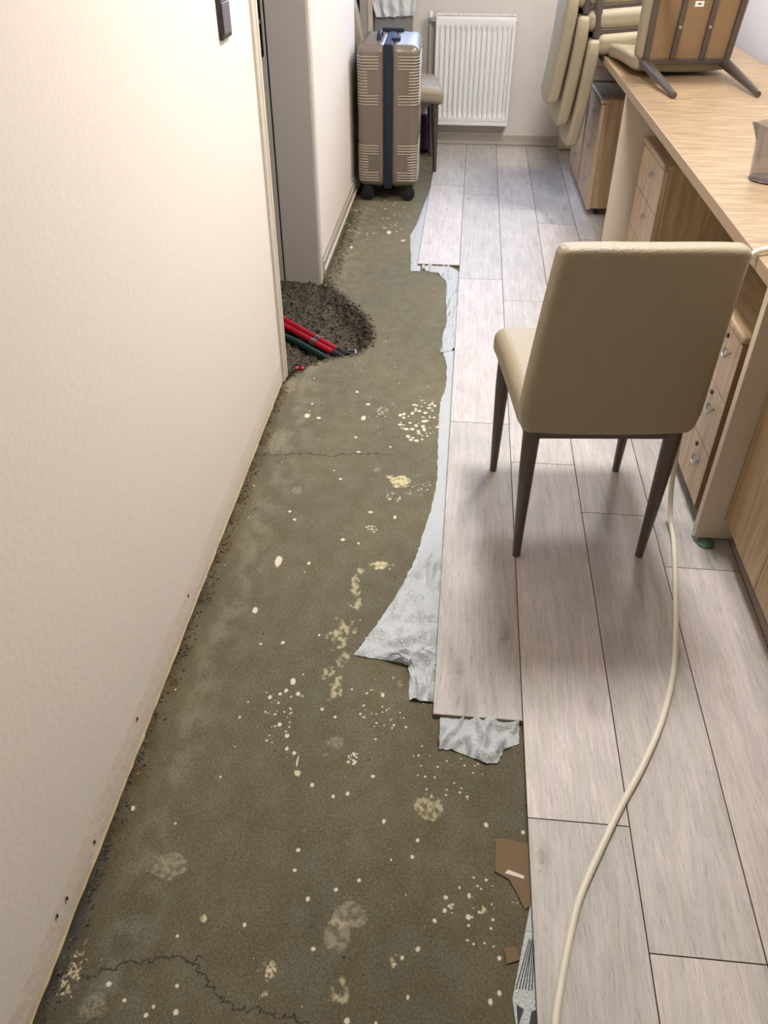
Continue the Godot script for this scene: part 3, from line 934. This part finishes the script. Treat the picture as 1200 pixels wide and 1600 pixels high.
func ring_pull(parent: Node, at: Vector3) -> void:
	var b := MB.new()
	b.rbox(at + Vector3(-0.002, 0.004, 0), Vector3(0.004, 0.008, 0.036), 0.0018, 2)
	var path := []
	for k in 13:
		var a := PI * k / 12.0
		path.append(at + Vector3(-0.006 - 0.007 * sin(a), 0.004 - 0.019 * sin(a), 0.0165 * cos(a)))
	b.tube(path, 0.0028, 8)
	obj("handle", b, M.steel, parent)

func pedestal(label: String, x: float, z: float, width: float, low: float, high: float, locks: bool) -> void:
	var t := thing("drawer_pedestal", label, "drawer unit", Vector3(x, 0, z), DESK_TURN, "oak drawer pedestals under the desk")
	bx("body", Vector3(0.0, low + 0.005, -width), Vector3(0.46, high - 0.02, 0.0), M.oak, t)
	bx("top_board", Vector3(-0.028, high - 0.022, -width - 0.006), Vector3(0.47, high, 0.006), M.oak, t, 0.008)
	var n := 3
	var step := (high - 0.028 - low) / n
	for k in n:
		var y0 := low + step * k
		var d := bx("drawer", Vector3(-0.02, y0 + 0.0015, -width + 0.001), Vector3(-0.001, y0 + step - 0.0015, -0.001), M.oak_grey, t, 0.002)
		var grip := -0.08 if locks else -width * 0.42
		ring_pull(d, Vector3(-0.02, y0 + step * 0.68, grip))
		if locks:
			var b := MB.new()
			b.tube([Vector3(-0.019, y0 + step * 0.86, grip - 0.03), Vector3(-0.025, y0 + step * 0.86, grip - 0.03)], 0.006, 12)
			obj("lock", b, M.dark_steel, d)
	bx("edge_strip", Vector3(-0.021, low, -0.0005), Vector3(0.011 if locks else -0.001, high - 0.024, 0.0015), M.oak_brown if locks else M.oak_grey, t, 0.0006)
	for q in [[0.04, -0.05], [0.04, -width + 0.05], [0.4, -0.05], [0.4, -width + 0.05]]:
		var b := MB.new()
		b.tube([Vector3(q[0], 0.001 + low * 0.4, q[1] - 0.008), Vector3(q[0], 0.001 + low * 0.4, q[1] + 0.008)], low * 0.4, 14)
		b.box(Vector3(q[0] - 0.012, low * 0.5, q[1] - 0.012), Vector3(q[0] + 0.012, low + 0.006, q[1] + 0.012))
		obj("caster", b, M.dark_steel, t)

# ---------------------------------------------------------------- upholstered chairs
func make_chair(label: String) -> Node3D:
	var t := thing("dining_chair", label, "chair", Vector3.ZERO, 0.0, "beige upholstered chairs with dark legs")
	var b := MB.new()
	b.rbox(Vector3(0, 0.434, -0.010), Vector3(0.444, 0.088, 0.435), 0.034, 5, 10, func(p: Vector3) -> Vector3:
		var k := (p.z + 0.215) / 0.43
		var q := p
		q.x *= lerpf(1.0, 0.91, k)
		var dome := (1.0 - pow(p.x / 0.215, 2.0)) * (1.0 - pow(p.z / 0.215, 2.0))
		q.y += (0.010 if p.y > 0.0 else -0.004) * dome
		q.y -= 0.014 * pow(clampf(-p.z / 0.215, 0.0, 1.0), 3.0)
		return q)
	obj("seat", b, M.leather, t)
	var bend := func(p: Vector3) -> Vector3:
		var k := (p.y + 0.237) / 0.474
		var q := p
		var low := clampf(1.0 - k / 0.16, 0.0, 1.0)
		q.x *= (1.0 - 0.075 * low * low) * lerpf(1.10, 0.955, k)
		var top := clampf((k - 0.9) / 0.1, 0.0, 1.0)
		q.y -= 0.006 * top * pow(p.x / 0.19, 4.0)
		q.z += 0.168 * (p.y + 0.237) * lerpf(0.72, 1.08, k)
		q.z += 0.010 * (1.0 - pow(p.x / 0.19, 2.0))
		return q
	b = MB.new()
	b.rbox(Vector3(0, 0.646, 0.212), Vector3(0.385, 0.474, 0.058), 0.019, 5, 12, bend)
	var back := obj("backrest", b, M.leather, t)
	for s in [-1.0, 1.0]:
		var path := []
		for k in 7:        # across the rounded top corner
			path.append(Vector3(0, 0.646, 0.212) + bend.call(Vector3(s * 0.187, 0.2318, lerpf(-0.010, 0.012, k / 6.0))))
		for k in range(1, 9):        # and a short way down the rear face
			path.append(Vector3(0, 0.646, 0.212) + bend.call(Vector3(s * (0.1865 - 0.0045 * k), 0.231 - 0.0052 * k, 0.0178 + 0.0112 * minf(1.0, k / 3.0))))
		b = MB.new()
		b.tube(path, 0.0013, 6)
		obj("seam", b, M.leather, back)
	b = MB.new()
	b.rbox(Vector3(0, 0.39, 0.198), Vector3(0.34, 0.026, 0.022), 0.003, 1)
	obj("frame_rail", b, M.leg, t)
	b = MB.new()
	b.rbox(Vector3(0, 0.385, -0.172), Vector3(0.36, 0.026, 0.022), 0.003, 1)
	obj("frame_rail", b, M.leg, t)
	for s in [-1.0, 1.0]:
		b = MB.new()
		b.rbox(Vector3(s * 0.176, 0.388, 0.01), Vector3(0.024, 0.032, 0.37), 0.003, 1, 1, null, Basis(Vector3.UP, -s * 0.03))
		obj("frame_rail", b, M.leg, t)
	for s in [-1.0, 1.0]:
		b = MB.new()
		b.tube([Vector3(s * 0.164, 0.0, 0.199), Vector3(s * 0.166, 0.10, 0.2), Vector3(s * 0.168, 0.3, 0.203), Vector3(s * 0.168, 0.405, 0.204)], [0.0105, 0.0135, 0.0195, 0.0215], 12)
		obj("leg", b, M.leg, t)
		b = MB.new()
		b.tube([Vector3(s * 0.187, 0.0, -0.192), Vector3(s * 0.187, 0.10, -0.189), Vector3(s * 0.187, 0.3, -0.182), Vector3(s * 0.185, 0.40, -0.178)], [0.0105, 0.0135, 0.0195, 0.0215], 12)
		obj("leg", b, M.leg, t)
	bx("seat_board", Vector3(-0.165, 0.386, -0.165), Vector3(0.165, 0.394, 0.19), M.board, t, 0.002)
	for s in [-1.0, 1.0]:
		b = MB.new()
		b.rbox(Vector3(s * 0.062, 0.379, 0.013), Vector3(0.022, 0.014, 0.352), 0.003, 1)
		var rail := obj("support_rail", b, M.leg, t)
		for z in [-0.05, 0.07]:
			b = MB.new()
			b.lathe([Vector2(0.0, 0.368), Vector2(0.005, 0.368), Vector2(0.0075, 0.370), Vector2(0.0075, 0.374)], Vector3(s * 0.062, 0, z), 12)
			obj("bolt", b, M.steel, rail)
	var tagm := bx("care_tag", Vector3(-0.018, 0.3848, -0.02), Vector3(0.018, 0.3862, 0.0), M.white, t, 0.0006)
	bx("print", Vector3(-0.007, 0.3843, -0.013), Vector3(0.007, 0.385, -0.008), M.dark, tagm, 0.0002)
	return t

func build_chairs() -> void:
	var c := make_chair("beige leather chair standing alone in the aisle with its back to the viewer")
	c.position = Vector3(0.3435, 0.0, -1.863)
	c.rotation.y = deg_to_rad(5.2)
	# on its back on the desk: the seat's underside faces the viewer
	var l := another(c, "dining_chair", "beige chair tipped onto its back on the desk, brown underside showing")
	var phi := deg_to_rad(7.5)
	var yy := Vector3(0, sin(phi), -cos(phi))
	var zz := Vector3(0, -cos(phi), -sin(phi))
	var bas := Basis(Vector3.UP, deg_to_rad(8.5)) * Basis(yy.cross(zz), yy, zz)
	var foot := bas * Vector3(0, 0, 0.2095)
	l.transform = Transform3D(bas, Vector3(0.942, 0.7515, -3.527) - foot)
	# three upside down on the desk, backs hanging over its edge
	var names := ["upside-down beige chair at the bottom of the stack, back hanging lowest over desk edge", "upside-down beige chair in the middle of the desk-edge stack", "upside-down beige chair on top of the stack, its back hanging highest and farthest out"]
	for k in 3:
		var s := another(c, "dining_chair", names[k])
		var b2 := Basis(Vector3(0, 0, -1), Vector3(0, -1, 0), Vector3(-1, 0, 0))
		var place := Transform3D(Basis(Vector3.UP, DESK_TURN) * b2, Vector3(0.782 - 0.05 * k, 1.233 + 0.097 * k, -4.58 - 0.02 * k))
		var edge := Vector3(0.63, 0.752, 0.0)        # the seats tip a little over the desk's edge
		s.transform = Transform3D(Basis(), edge) * Transform3D(Basis(Vector3.BACK, deg_to_rad(5.0)), Vector3.ZERO) * Transform3D(Basis(), -edge) * place
	var f := another(c, "dining_chair", "beige chair half hidden behind the suitcase, only the seat front and a leg visible")
	f.position = Vector3(-0.398, -0.0105, -5.30)
	f.rotation.y = deg_to_rad(-83.0)

# ---------------------------------------------------------------- suitcase
func build_suitcase() -> void:
	var t := thing("suitcase", "large taupe hard-shell suitcase with a navy zip band, standing by the left wall", "suitcase", Vector3(-0.425, -0.011, -4.81), deg_to_rad(1.5))
	var b := MB.new()
	var lo := 0.078
	var hi := 0.764
	var cy := (lo + hi) * 0.5
	var hh := hi - lo
	for s in [-1.0, 1.0]:
		b = MB.new()
		b.rbox(Vector3(s * 0.0835, cy, 0), Vector3(0.153, hh, 0.47), 0.042, 6, 2, func(p: Vector3) -> Vector3:
			# the inner side meets the zip band squarely
			var q := p
			if p.x * s < 0.0:
				var k := clampf(-p.x * s / 0.0765, 0.0, 1.0)
				q.y *= 1.0 + 0.030 * k * k
				q.z *= 1.0 + 0.025 * k * k
			return q)
		var half := obj("shell", b, M.shell, t)
		for zone in [[0.712, 5, 8, 4], [0.292, 4, 6, 4]]:
			var y: float = zone[0]
			for k in zone[1] + zone[2] + zone[3]:
				var long: bool = k < zone[1] or k >= zone[1] + zone[2]
				b = MB.new()
				var x0: float = s * (0.050 if long else 0.106)
				var path := [Vector3(x0, y, 0.2352), Vector3(s * 0.117, y, 0.2352)]
				for a in range(1, 6):
					var g := PI * 0.5 * a / 6.0
					path.append(Vector3(s * (0.118 + 0.0425 * sin(g)), y, 0.1932 + 0.0425 * cos(g)))
				path.append(Vector3(s * 0.1603, y, 0.19))
				path.append(Vector3(s * 0.1603, y, -0.02 if long else 0.05))
				b.tube(path, 0.0028, 6)
				obj("rib", b, M.rib, half)
				y -= 0.0137
	b = MB.new()
	b.rbox(Vector3(0, cy, 0), Vector3(0.046, hh + 0.012, 0.486), 0.008, 3)
	obj("zip_band", b, M.navy, t)
	b = MB.new()
	b.tube([Vector3(-0.055, 0.762, 0.11), Vector3(-0.055, 0.784, 0.10), Vector3(-0.055, 0.792, 0.03), Vector3(-0.055, 0.784, -0.04), Vector3(-0.055, 0.762, -0.05)], 0.011, 10)
	obj("carry_handle", b, M.navy, t)
	bx("lock", Vector3(0.01, 0.762, 0.05), Vector3(0.055, 0.782, 0.13), M.navy, t, 0.006)
	bx("telescopic_handle", Vector3(-0.06, 0.762, -0.2), Vector3(0.06, 0.785, -0.17), M.navy, t, 0.008)
	for sx in [-1.0, 1.0]:
		for sz in [-1.0, 1.0]:
			var at := Vector3(sx * 0.112, 0, sz * 0.185)
			b = MB.new()
			b.rbox(at + Vector3(0, 0.070, 0), Vector3(0.05, 0.03, 0.05), 0.01, 2)
			b.rbox(at + Vector3(0, 0.045, -0.012), Vector3(0.012, 0.045, 0.03), 0.004, 2)
			var fork := obj("wheel_fork", b, M.rubber, t)
			for w in [-1.0, 1.0]:
				b = MB.new()
				var prof := [Vector2(0.0, -0.008), Vector2(0.019, -0.008), Vector2(0.022, -0.005), Vector2(0.028, -0.008), Vector2(0.033, -0.006), Vector2(0.035, 0.0), Vector2(0.033, 0.006), Vector2(0.028, 0.008), Vector2(0.022, 0.005), Vector2(0.019, 0.008), Vector2(0.0, 0.008)]
				b.lathe(prof, Vector3.ZERO, 22)
				var wh := obj("wheel", b, M.rubber, fork, at + Vector3(w * 0.0135 if sz < 0.0 else 0.0, 0.0355, 0.0 if sz < 0.0 else w * 0.0135 + 0.008))
				wh.rotation_degrees = Vector3(0, 0, 90) if sz < 0.0 else Vector3(90, 0, 0)
				b = MB.new()
				b.lathe([Vector2(0, 0.0085), Vector2(0.006, 0.008), Vector2(0.0075, -0.008), Vector2(0, -0.0085)], Vector3.ZERO, 12)
				var hub := obj("hub", b, M.dark_steel, fork, wh.position)
				hub.rotation_degrees = wh.rotation_degrees

# ---------------------------------------------------------------- radiator
func build_radiator() -> void:
	var t := thing("radiator", "white ribbed panel radiator on the back wall", "radiator", Vector3(0.012, 0.135, -5.79))
	var w := 0.48
	var h := 0.612
	var rows := []
	for i in 41:
		var y := h * i / 40.0
		var row := []
		var fade := smoothstep(0.045, 0.065, y) * smoothstep(0.055, 0.075, h - y)
		for j in 14 * 10 + 9:
			var x := -w * 0.5 + w * j / 148.0
			var ph := fposmod((x + w * 0.5 - 0.017) / 0.03185, 1.0)
			var inside := 1.0 if x > -w * 0.5 + 0.017 and x < w * 0.5 - 0.017 else 0.0
			var g := smoothstep(0.16, 0.34, ph) * smoothstep(0.84, 0.66, ph)
			row.append(Vector3(x, y, 0.078 - 0.014 * (1.0 - g) * fade * inside - (0.006 if (i == 0 or i == 40) else 0.0)))
		rows.append(row)
	var b := MB.new()
	b.grid(rows)
	b.quad(Vector3(-w / 2, 0, 0.04), Vector3(w / 2, 0, 0.04), Vector3(w / 2, h, 0.04), Vector3(-w / 2, h, 0.04), Vector3(0, 0, -1))
	obj("front_panel", b, M.white, t)
	for s in [-1.0, 1.0]:
		bx("side_cover", Vector3(s * w / 2 - 0.002, 0.004, 0.012), Vector3(s * w / 2 + 0.002, h + 0.002, 0.076), M.white, t)
	b = MB.new()
	b.box(Vector3(-w / 2, h - 0.002, 0.066), Vector3(w / 2, h + 0.003, 0.080), 0.002)
	b.box(Vector3(-w / 2, h - 0.002, 0.012), Vector3(w / 2, h + 0.003, 0.022), 0.002)
	for k in 18:
		var x := -w / 2 + 0.01 + 0.027 * k
		b.box(Vector3(x, h - 0.002, 0.02), Vector3(x + 0.008, h + 0.001, 0.068), 0.001)
	obj("top_grille", b, M.white, t)
	bx("lower_edge", Vector3(-w / 2, -0.004, 0.062), Vector3(w / 2, 0.012, 0.080), M.white, t, 0.003)
	for x in [-0.17, 0.17]:
		bx("bracket", Vector3(x - 0.015, 0.03, 0.0005), Vector3(x + 0.015, h - 0.03, 0.04), M.white, t)
	b = MB.new()
	b.tube([Vector3(-0.245, h - 0.035, 0.045), Vector3(-0.285, h - 0.035, 0.045)], 0.011, 14)
	b.rbox(Vector3(-0.278, h - 0.036, 0.045), Vector3(0.026, 0.03, 0.026), 0.006, 2)
	var valve := obj("valve", b, M.steel, t)
	b = MB.new()
	b.lathe([Vector2(0, 0), Vector2(0.013, 0), Vector2(0.015, 0.008), Vector2(0.014, 0.03), Vector2(0.009, 0.036), Vector2(0, 0.037)], Vector3(-0.278, h - 0.02, 0.045), 18)
	obj("valve_knob", b, M.white, valve)
	b = MB.new()
	b.tube([Vector3(-0.278, h - 0.045, 0.045), Vector3(-0.278, -0.06, 0.045), Vector3(-0.278, -0.118, 0.045)], 0.0075, 12)
	obj("pipe", b, M.skirting, t)
	b = MB.new()
	b.tube([Vector3(-0.262, 0.04, 0.045), Vector3(-0.262, -0.118, 0.045)], 0.0075, 12)
	b.tube([Vector3(-0.245, 0.04, 0.045), Vector3(-0.265, 0.04, 0.045)], 0.0085, 12)
	obj("pipe", b, M.skirting, t)
	b = MB.new()
	b.tube([Vector3(w / 2, h - 0.035, 0.045), Vector3(w / 2 + 0.012, h - 0.035, 0.045)], 0.006, 10)
	obj("vent_plug", b, M.steel, t)

# ---------------------------------------------------------------- smaller things
func flat_piece(called: String, outline: Array, y: float, thick: float, m: Material, parent: Node = self) -> MeshInstance3D:
	var b := MB.new()
	var poly := PackedVector2Array(outline)
	var ids := Geometry2D.triangulate_polygon(poly)
	for s in [1.0, -1.0]:
		var base := b.v.size()
		for p in poly:
			b.put(Vector3(p.x, y + (thick if s > 0.0 else 0.0), p.y), Vector3(0, s, 0))
		for i in range(0, ids.size(), 3):
			b.tri(base + ids[i], base + ids[i + 1], base + ids[i + 2])
	var cen := Vector2.ZERO
	for p in poly:
		cen += p / poly.size()
	for i in poly.size():
		var p := poly[i]
		var q := poly[(i + 1) % poly.size()]
		var nn := Vector2(q.y - p.y, p.x - q.x).normalized()
		if nn.dot((p + q) * 0.5 - cen) < 0.0:
			nn = -nn
		b.quad(Vector3(p.x, y, p.y), Vector3(q.x, y, q.y), Vector3(q.x, y + thick, q.y), Vector3(p.x, y + thick, p.y), Vector3(nn.x, 0, nn.y))
	return obj(called, b, m, parent)

func build_details() -> void:
	var b := MB.new()
	# light switch on the near wall
	var t := thing("light_switch", "dark grey double rocker light switch on the near cream wall", "light switch", Vector3(-0.612, 1.155, -2.24))
	bx("switch_plate", Vector3(0.0002, -0.042, -0.045), Vector3(0.010, 0.125, 0.045), M.dark_steel, t, 0.003)
	bx("rocker", Vector3(0.008, -0.032, -0.034), Vector3(0.0135, 0.036, 0.034), mat(c8(98, 92, 96), 0.4), t, 0.003)
	bx("rocker", Vector3(0.008, 0.046, -0.034), Vector3(0.0135, 0.115, 0.034), mat(c8(98, 92, 96), 0.4), t, 0.003)
	bx("light_bar", Vector3(0.009, 0.0385, -0.034), Vector3(0.0125, 0.0435, 0.034), M.steel, t, 0.001)

	# measuring jug on the desk
	t = thing("measuring_jug", "smoky grey clear plastic measuring jug on the desk", "jug", Vector3(0.853, 0.751, -2.47))
	b = MB.new()
	var prof := [Vector2(0.0, 0.004), Vector2(0.046, 0.004), Vector2(0.050, 0.008), Vector2(0.0535, 0.05), Vector2(0.0575, 0.10), Vector2(0.0615, 0.142), Vector2(0.063, 0.145), Vector2(0.0595, 0.144), Vector2(0.0555, 0.10), Vector2(0.0515, 0.05), Vector2(0.048, 0.010), Vector2(0.0, 0.008)]
	b.lathe(prof, Vector3.ZERO, 40)
	for i in b.v.size():
		var p := b.v[i]
		var a := atan2(p.z, p.x)
		var d := absf(angle_difference(a, PI))
		var k := clampf(1.0 - d / 0.5, 0.0, 1.0) * clampf((p.y - 0.105) / 0.04, 0.0, 1.0)
		b.v[i] = Vector3(p.x - 0.022 * k * k, p.y + 0.006 * k, p.z * (1.0 - 0.25 * k))
	obj("vessel", b, M.smoke, t)
	b = MB.new()
	b.lathe([Vector2(0.0, 0.0), Vector2(0.049, 0.0), Vector2(0.051, 0.003), Vector2(0.049, 0.006), Vector2(0.0, 0.006)], Vector3.ZERO, 36)
	obj("base_rim", b, mat(c8(92, 84, 84), 0.3), t)
	b = MB.new()
	b.tube([Vector3(0.058, 0.125, 0), Vector3(0.09, 0.122, 0), Vector3(0.098, 0.09, 0), Vector3(0.092, 0.045, 0), Vector3(0.055, 0.035, 0)], 0.007, 10)
	obj("handle", b, M.smoke, t)

	# white cable
	var pts := [Vector3(1.2, 0.758, -2.0), Vector3(0.9, 0.758, -1.97), Vector3(0.75, 0.758, -1.918), Vector3(0.695, 0.762, -1.888), Vector3(0.664, 0.752, -1.878), Vector3(0.645, 0.70, -1.878), Vector3(0.612, 0.5, -1.872), Vector3(0.605, 0.3, -1.862), Vector3(0.615, 0.12, -1.845), Vector3(0.625, 0.03, -1.81), Vector3(0.624, 0.0078, -1.728), Vector3(0.588, 0.0075, -1.503), Vector3(0.546, 0.0075, -1.291), Vector3(0.496, 0.0075, -1.142), Vector3(0.435, 0.0075, -1.016), Vector3(0.377, 0.0075, -0.916), Vector3(0.322, 0.0075, -0.812), Vector3(0.279, 0.0075, -0.724), Vector3(0.252, 0.0075, -0.640), Vector3(0.231, 0.0075, -0.558), Vector3(0.221, 0.0075, -0.511), Vector3(0.20, 0.0075, -0.38), Vector3(0.21, 0.0075, -0.1)]
	var path := []
	for i in pts.size() - 1:
		for k in 8:
			path.append(pts[i].cubic_interpolate(pts[i + 1], pts[maxi(i - 1, 0)], pts[mini(i + 2, pts.size() - 1)], k / 8.0))
	b = MB.new()
	b.tube(path, 0.0068, 12)
	tag(obj("cable", b, M.cable), "thick cream cable running from the desk down across the laminate floor", "cable")

	# bolt cutter lying in the hole
	t = thing("bolt_cutter", "red-handled bolt cutter lying in the dug-out hole by the doorway", "tool")
	var a0 := Vector3(-0.82, 0.004, -3.10)
	var a1 := Vector3(-0.455, -0.028, -2.808)
	var dir := (a1 - a0).normalized()
	var off := Vector3(0.0082, 0.002, -0.0106)
	for s in [-1.0, 1.0]:
		b = MB.new()
		b.tube([a0 + off * s, a0.lerp(a1, 0.5) + off * s, a1 + off * s * 0.9], 0.0125, 12)
		var hd := obj("handle_tube", b, M.red, t)
		b = MB.new()
		var m0: Vector3 = a0.lerp(a1, 0.72) + off * s
		b.tube([m0, m0 + dir * 0.025], 0.0142, 12)
		obj("collar", b, M.steel, hd)
		b = MB.new()
		b.tube([a1 + off * s * 0.9 - dir * 0.005, a1 + off * s * 0.7 + dir * 0.05], [0.0165, 0.014], 12)
		obj("socket", b, M.rubber, hd)
	b = MB.new()
	var turn := Basis(Vector3.UP, atan2(dir.x, dir.z))
	b.rbox(a1 + dir * 0.075, Vector3(0.034, 0.018, 0.06), 0.006, 2, 1, null, turn)
	obj("jaw", b, M.dark_steel, t)
	b = MB.new()
	b.tube([a1 + dir * 0.03 + Vector3(0.02, 0.012, -0.02), a1 + dir * 0.055 + Vector3(0.032, 0.016, -0.03), a1 + dir * 0.075 + Vector3(0.02, 0.014, -0.02)], 0.006, 8)
	obj("link", b, M.steel, t)
	b = MB.new()
	b.tube([Vector3(-0.80, -0.012, -2.98), Vector3(-0.62, -0.022, -2.865), Vector3(-0.475, -0.04, -2.765)], [0.013, 0.013, 0.011], 12)
	tag(obj("tool_handle", b, M.green), "dark green bar lying under the red bolt cutter in the hole", "tool")
	b = MB.new()
	b.rbox(Vector3(-0.565, -0.008, -2.632), Vector3(0.035, 0.008, 0.02), 0.003, 2, 2, func(p: Vector3) -> Vector3: return p + Vector3(0, 0.006 * sin(p.x * 180.0), 0.004 * sin(p.x * 90.0)))
	tag(obj("scrap", b, M.red), "small red plastic scrap on the crumbled screed near the wall corner", "scrap")

	# cardboard and foil scraps by the laminate's edge
	var o := flat_piece("cardboard_piece", [Vector2(0.134, -0.833), Vector2(0.150, -0.837), Vector2(0.199, -0.829), Vector2(0.199, -0.715), Vector2(0.184, -0.705), Vector2(0.170, -0.735), Vector2(0.157, -0.758), Vector2(0.132, -0.770)], -0.0105, 0.0018, M.brown_card)
	tag(o, "torn brown cardboard piece sticking out from under the laminate edge", "cardboard")
	flat_piece("paper_strip", [Vector2(0.150, -0.768), Vector2(0.156, -0.775), Vector2(0.186, -0.766), Vector2(0.184, -0.760)], -0.0087, 0.0006, M.trim, o)
	o = flat_piece("cardboard_piece", [Vector2(0.145, -0.635), Vector2(0.166, -0.640), Vector2(0.172, -0.618), Vector2(0.150, -0.610)], -0.0105, 0.0016, M.brown_card)
	tag(o, "tiny brown cardboard scrap beside the striped strip", "cardboard")
	o = flat_piece("packaging_strip", [Vector2(0.199, -0.735), Vector2(0.203, -0.735), Vector2(0.203, -0.49), Vector2(0.166, -0.49), Vector2(0.158, -0.556)], -0.0100, 0.0012, M.foam)
	tag(o, "white packaging strip printed with black lines under the laminate edge", "packaging")
	for k in 6:
		var x0 := 0.1635 + 0.0052 * k
		var top := -0.655 + 0.004 * (k % 3)
		var shift := 0.026 * (1.0 - k / 7.0)
		flat_piece("printed_line", [Vector2(x0 + shift, top), Vector2(x0 + shift + 0.0017, top), Vector2(x0 + 0.0019, -0.572), Vector2(x0, -0.572)], -0.0088, 0.0003, M.dark, o)
	flat_piece("printed_block", [Vector2(0.1645, -0.548), Vector2(0.176, -0.542), Vector2(0.1655, -0.515)], -0.0088, 0.0003, M.dark, o)
	flat_piece("printed_block", [Vector2(0.188, -0.540), Vector2(0.2, -0.545), Vector2(0.2, -0.50), Vector2(0.18, -0.505)], -0.0088, 0.0003, M.dark, o)

	# far corner: grey board with a white cloth over it, bag under the chair
	o = bx("grey_board", Vector3(-0.612, 0.0, -5.78), Vector3(-0.375, 0.80, -5.765), mat(c8(140, 138, 137), 0.7), self, 0.003)
	tag(o, "flat grey board standing against the back wall behind the suitcase", "board")
	var rows := []
	var f := noise(91, 1.0, 2)
	for i in 16:
		var v := i / 15.0
		var row := []
		for j in 41:
			var u := j / 40.0
			var x := lerpf(-0.66 + 0.06 * v, -0.36, u)
			var y := lerpf(0.93, 0.725 + 0.012 * u + 0.006 * f.get_noise_2d(u * 9.0, 3.0), v)
			var z := -5.748 + 0.005 * sin(u * 26.0 + 2.0 * v) * (0.4 + v) + 0.010 * f.get_noise_2d(u * 6.0, v * 3.0)
			row.append(Vector3(x, y, z))
		rows.append(row)
	b = MB.new()
	b.grid(rows)
	tag(obj("white_cloth", b, M.cloth), "white crumpled cloth hanging over the grey board at the back wall", "cloth")
	b = MB.new()
	b.rbox(Vector3(-0.30, 0.115, -5.62), Vector3(0.16, 0.22, 0.12), 0.03, 4, 4, func(p: Vector3) -> Vector3: return p + Vector3(0.008 * sin(p.y * 40.0), 0, 0.01 * sin(p.x * 60.0)))
	t = thing("bag", "dark purple bag with a pale top on the floor behind the suitcase chair", "bag")
	obj("bag_body", b, mat(c8(62, 44, 66), 0.6), t)
	b = MB.new()
	b.rbox(Vector3(-0.30, 0.26, -5.62), Vector3(0.14, 0.09, 0.10), 0.03, 4, 4, func(p: Vector3) -> Vector3: return p + Vector3(0.012 * sin(p.y * 70.0), 0, 0.012 * sin(p.x * 70.0)))
	obj("bag_top", b, M.cloth, t)
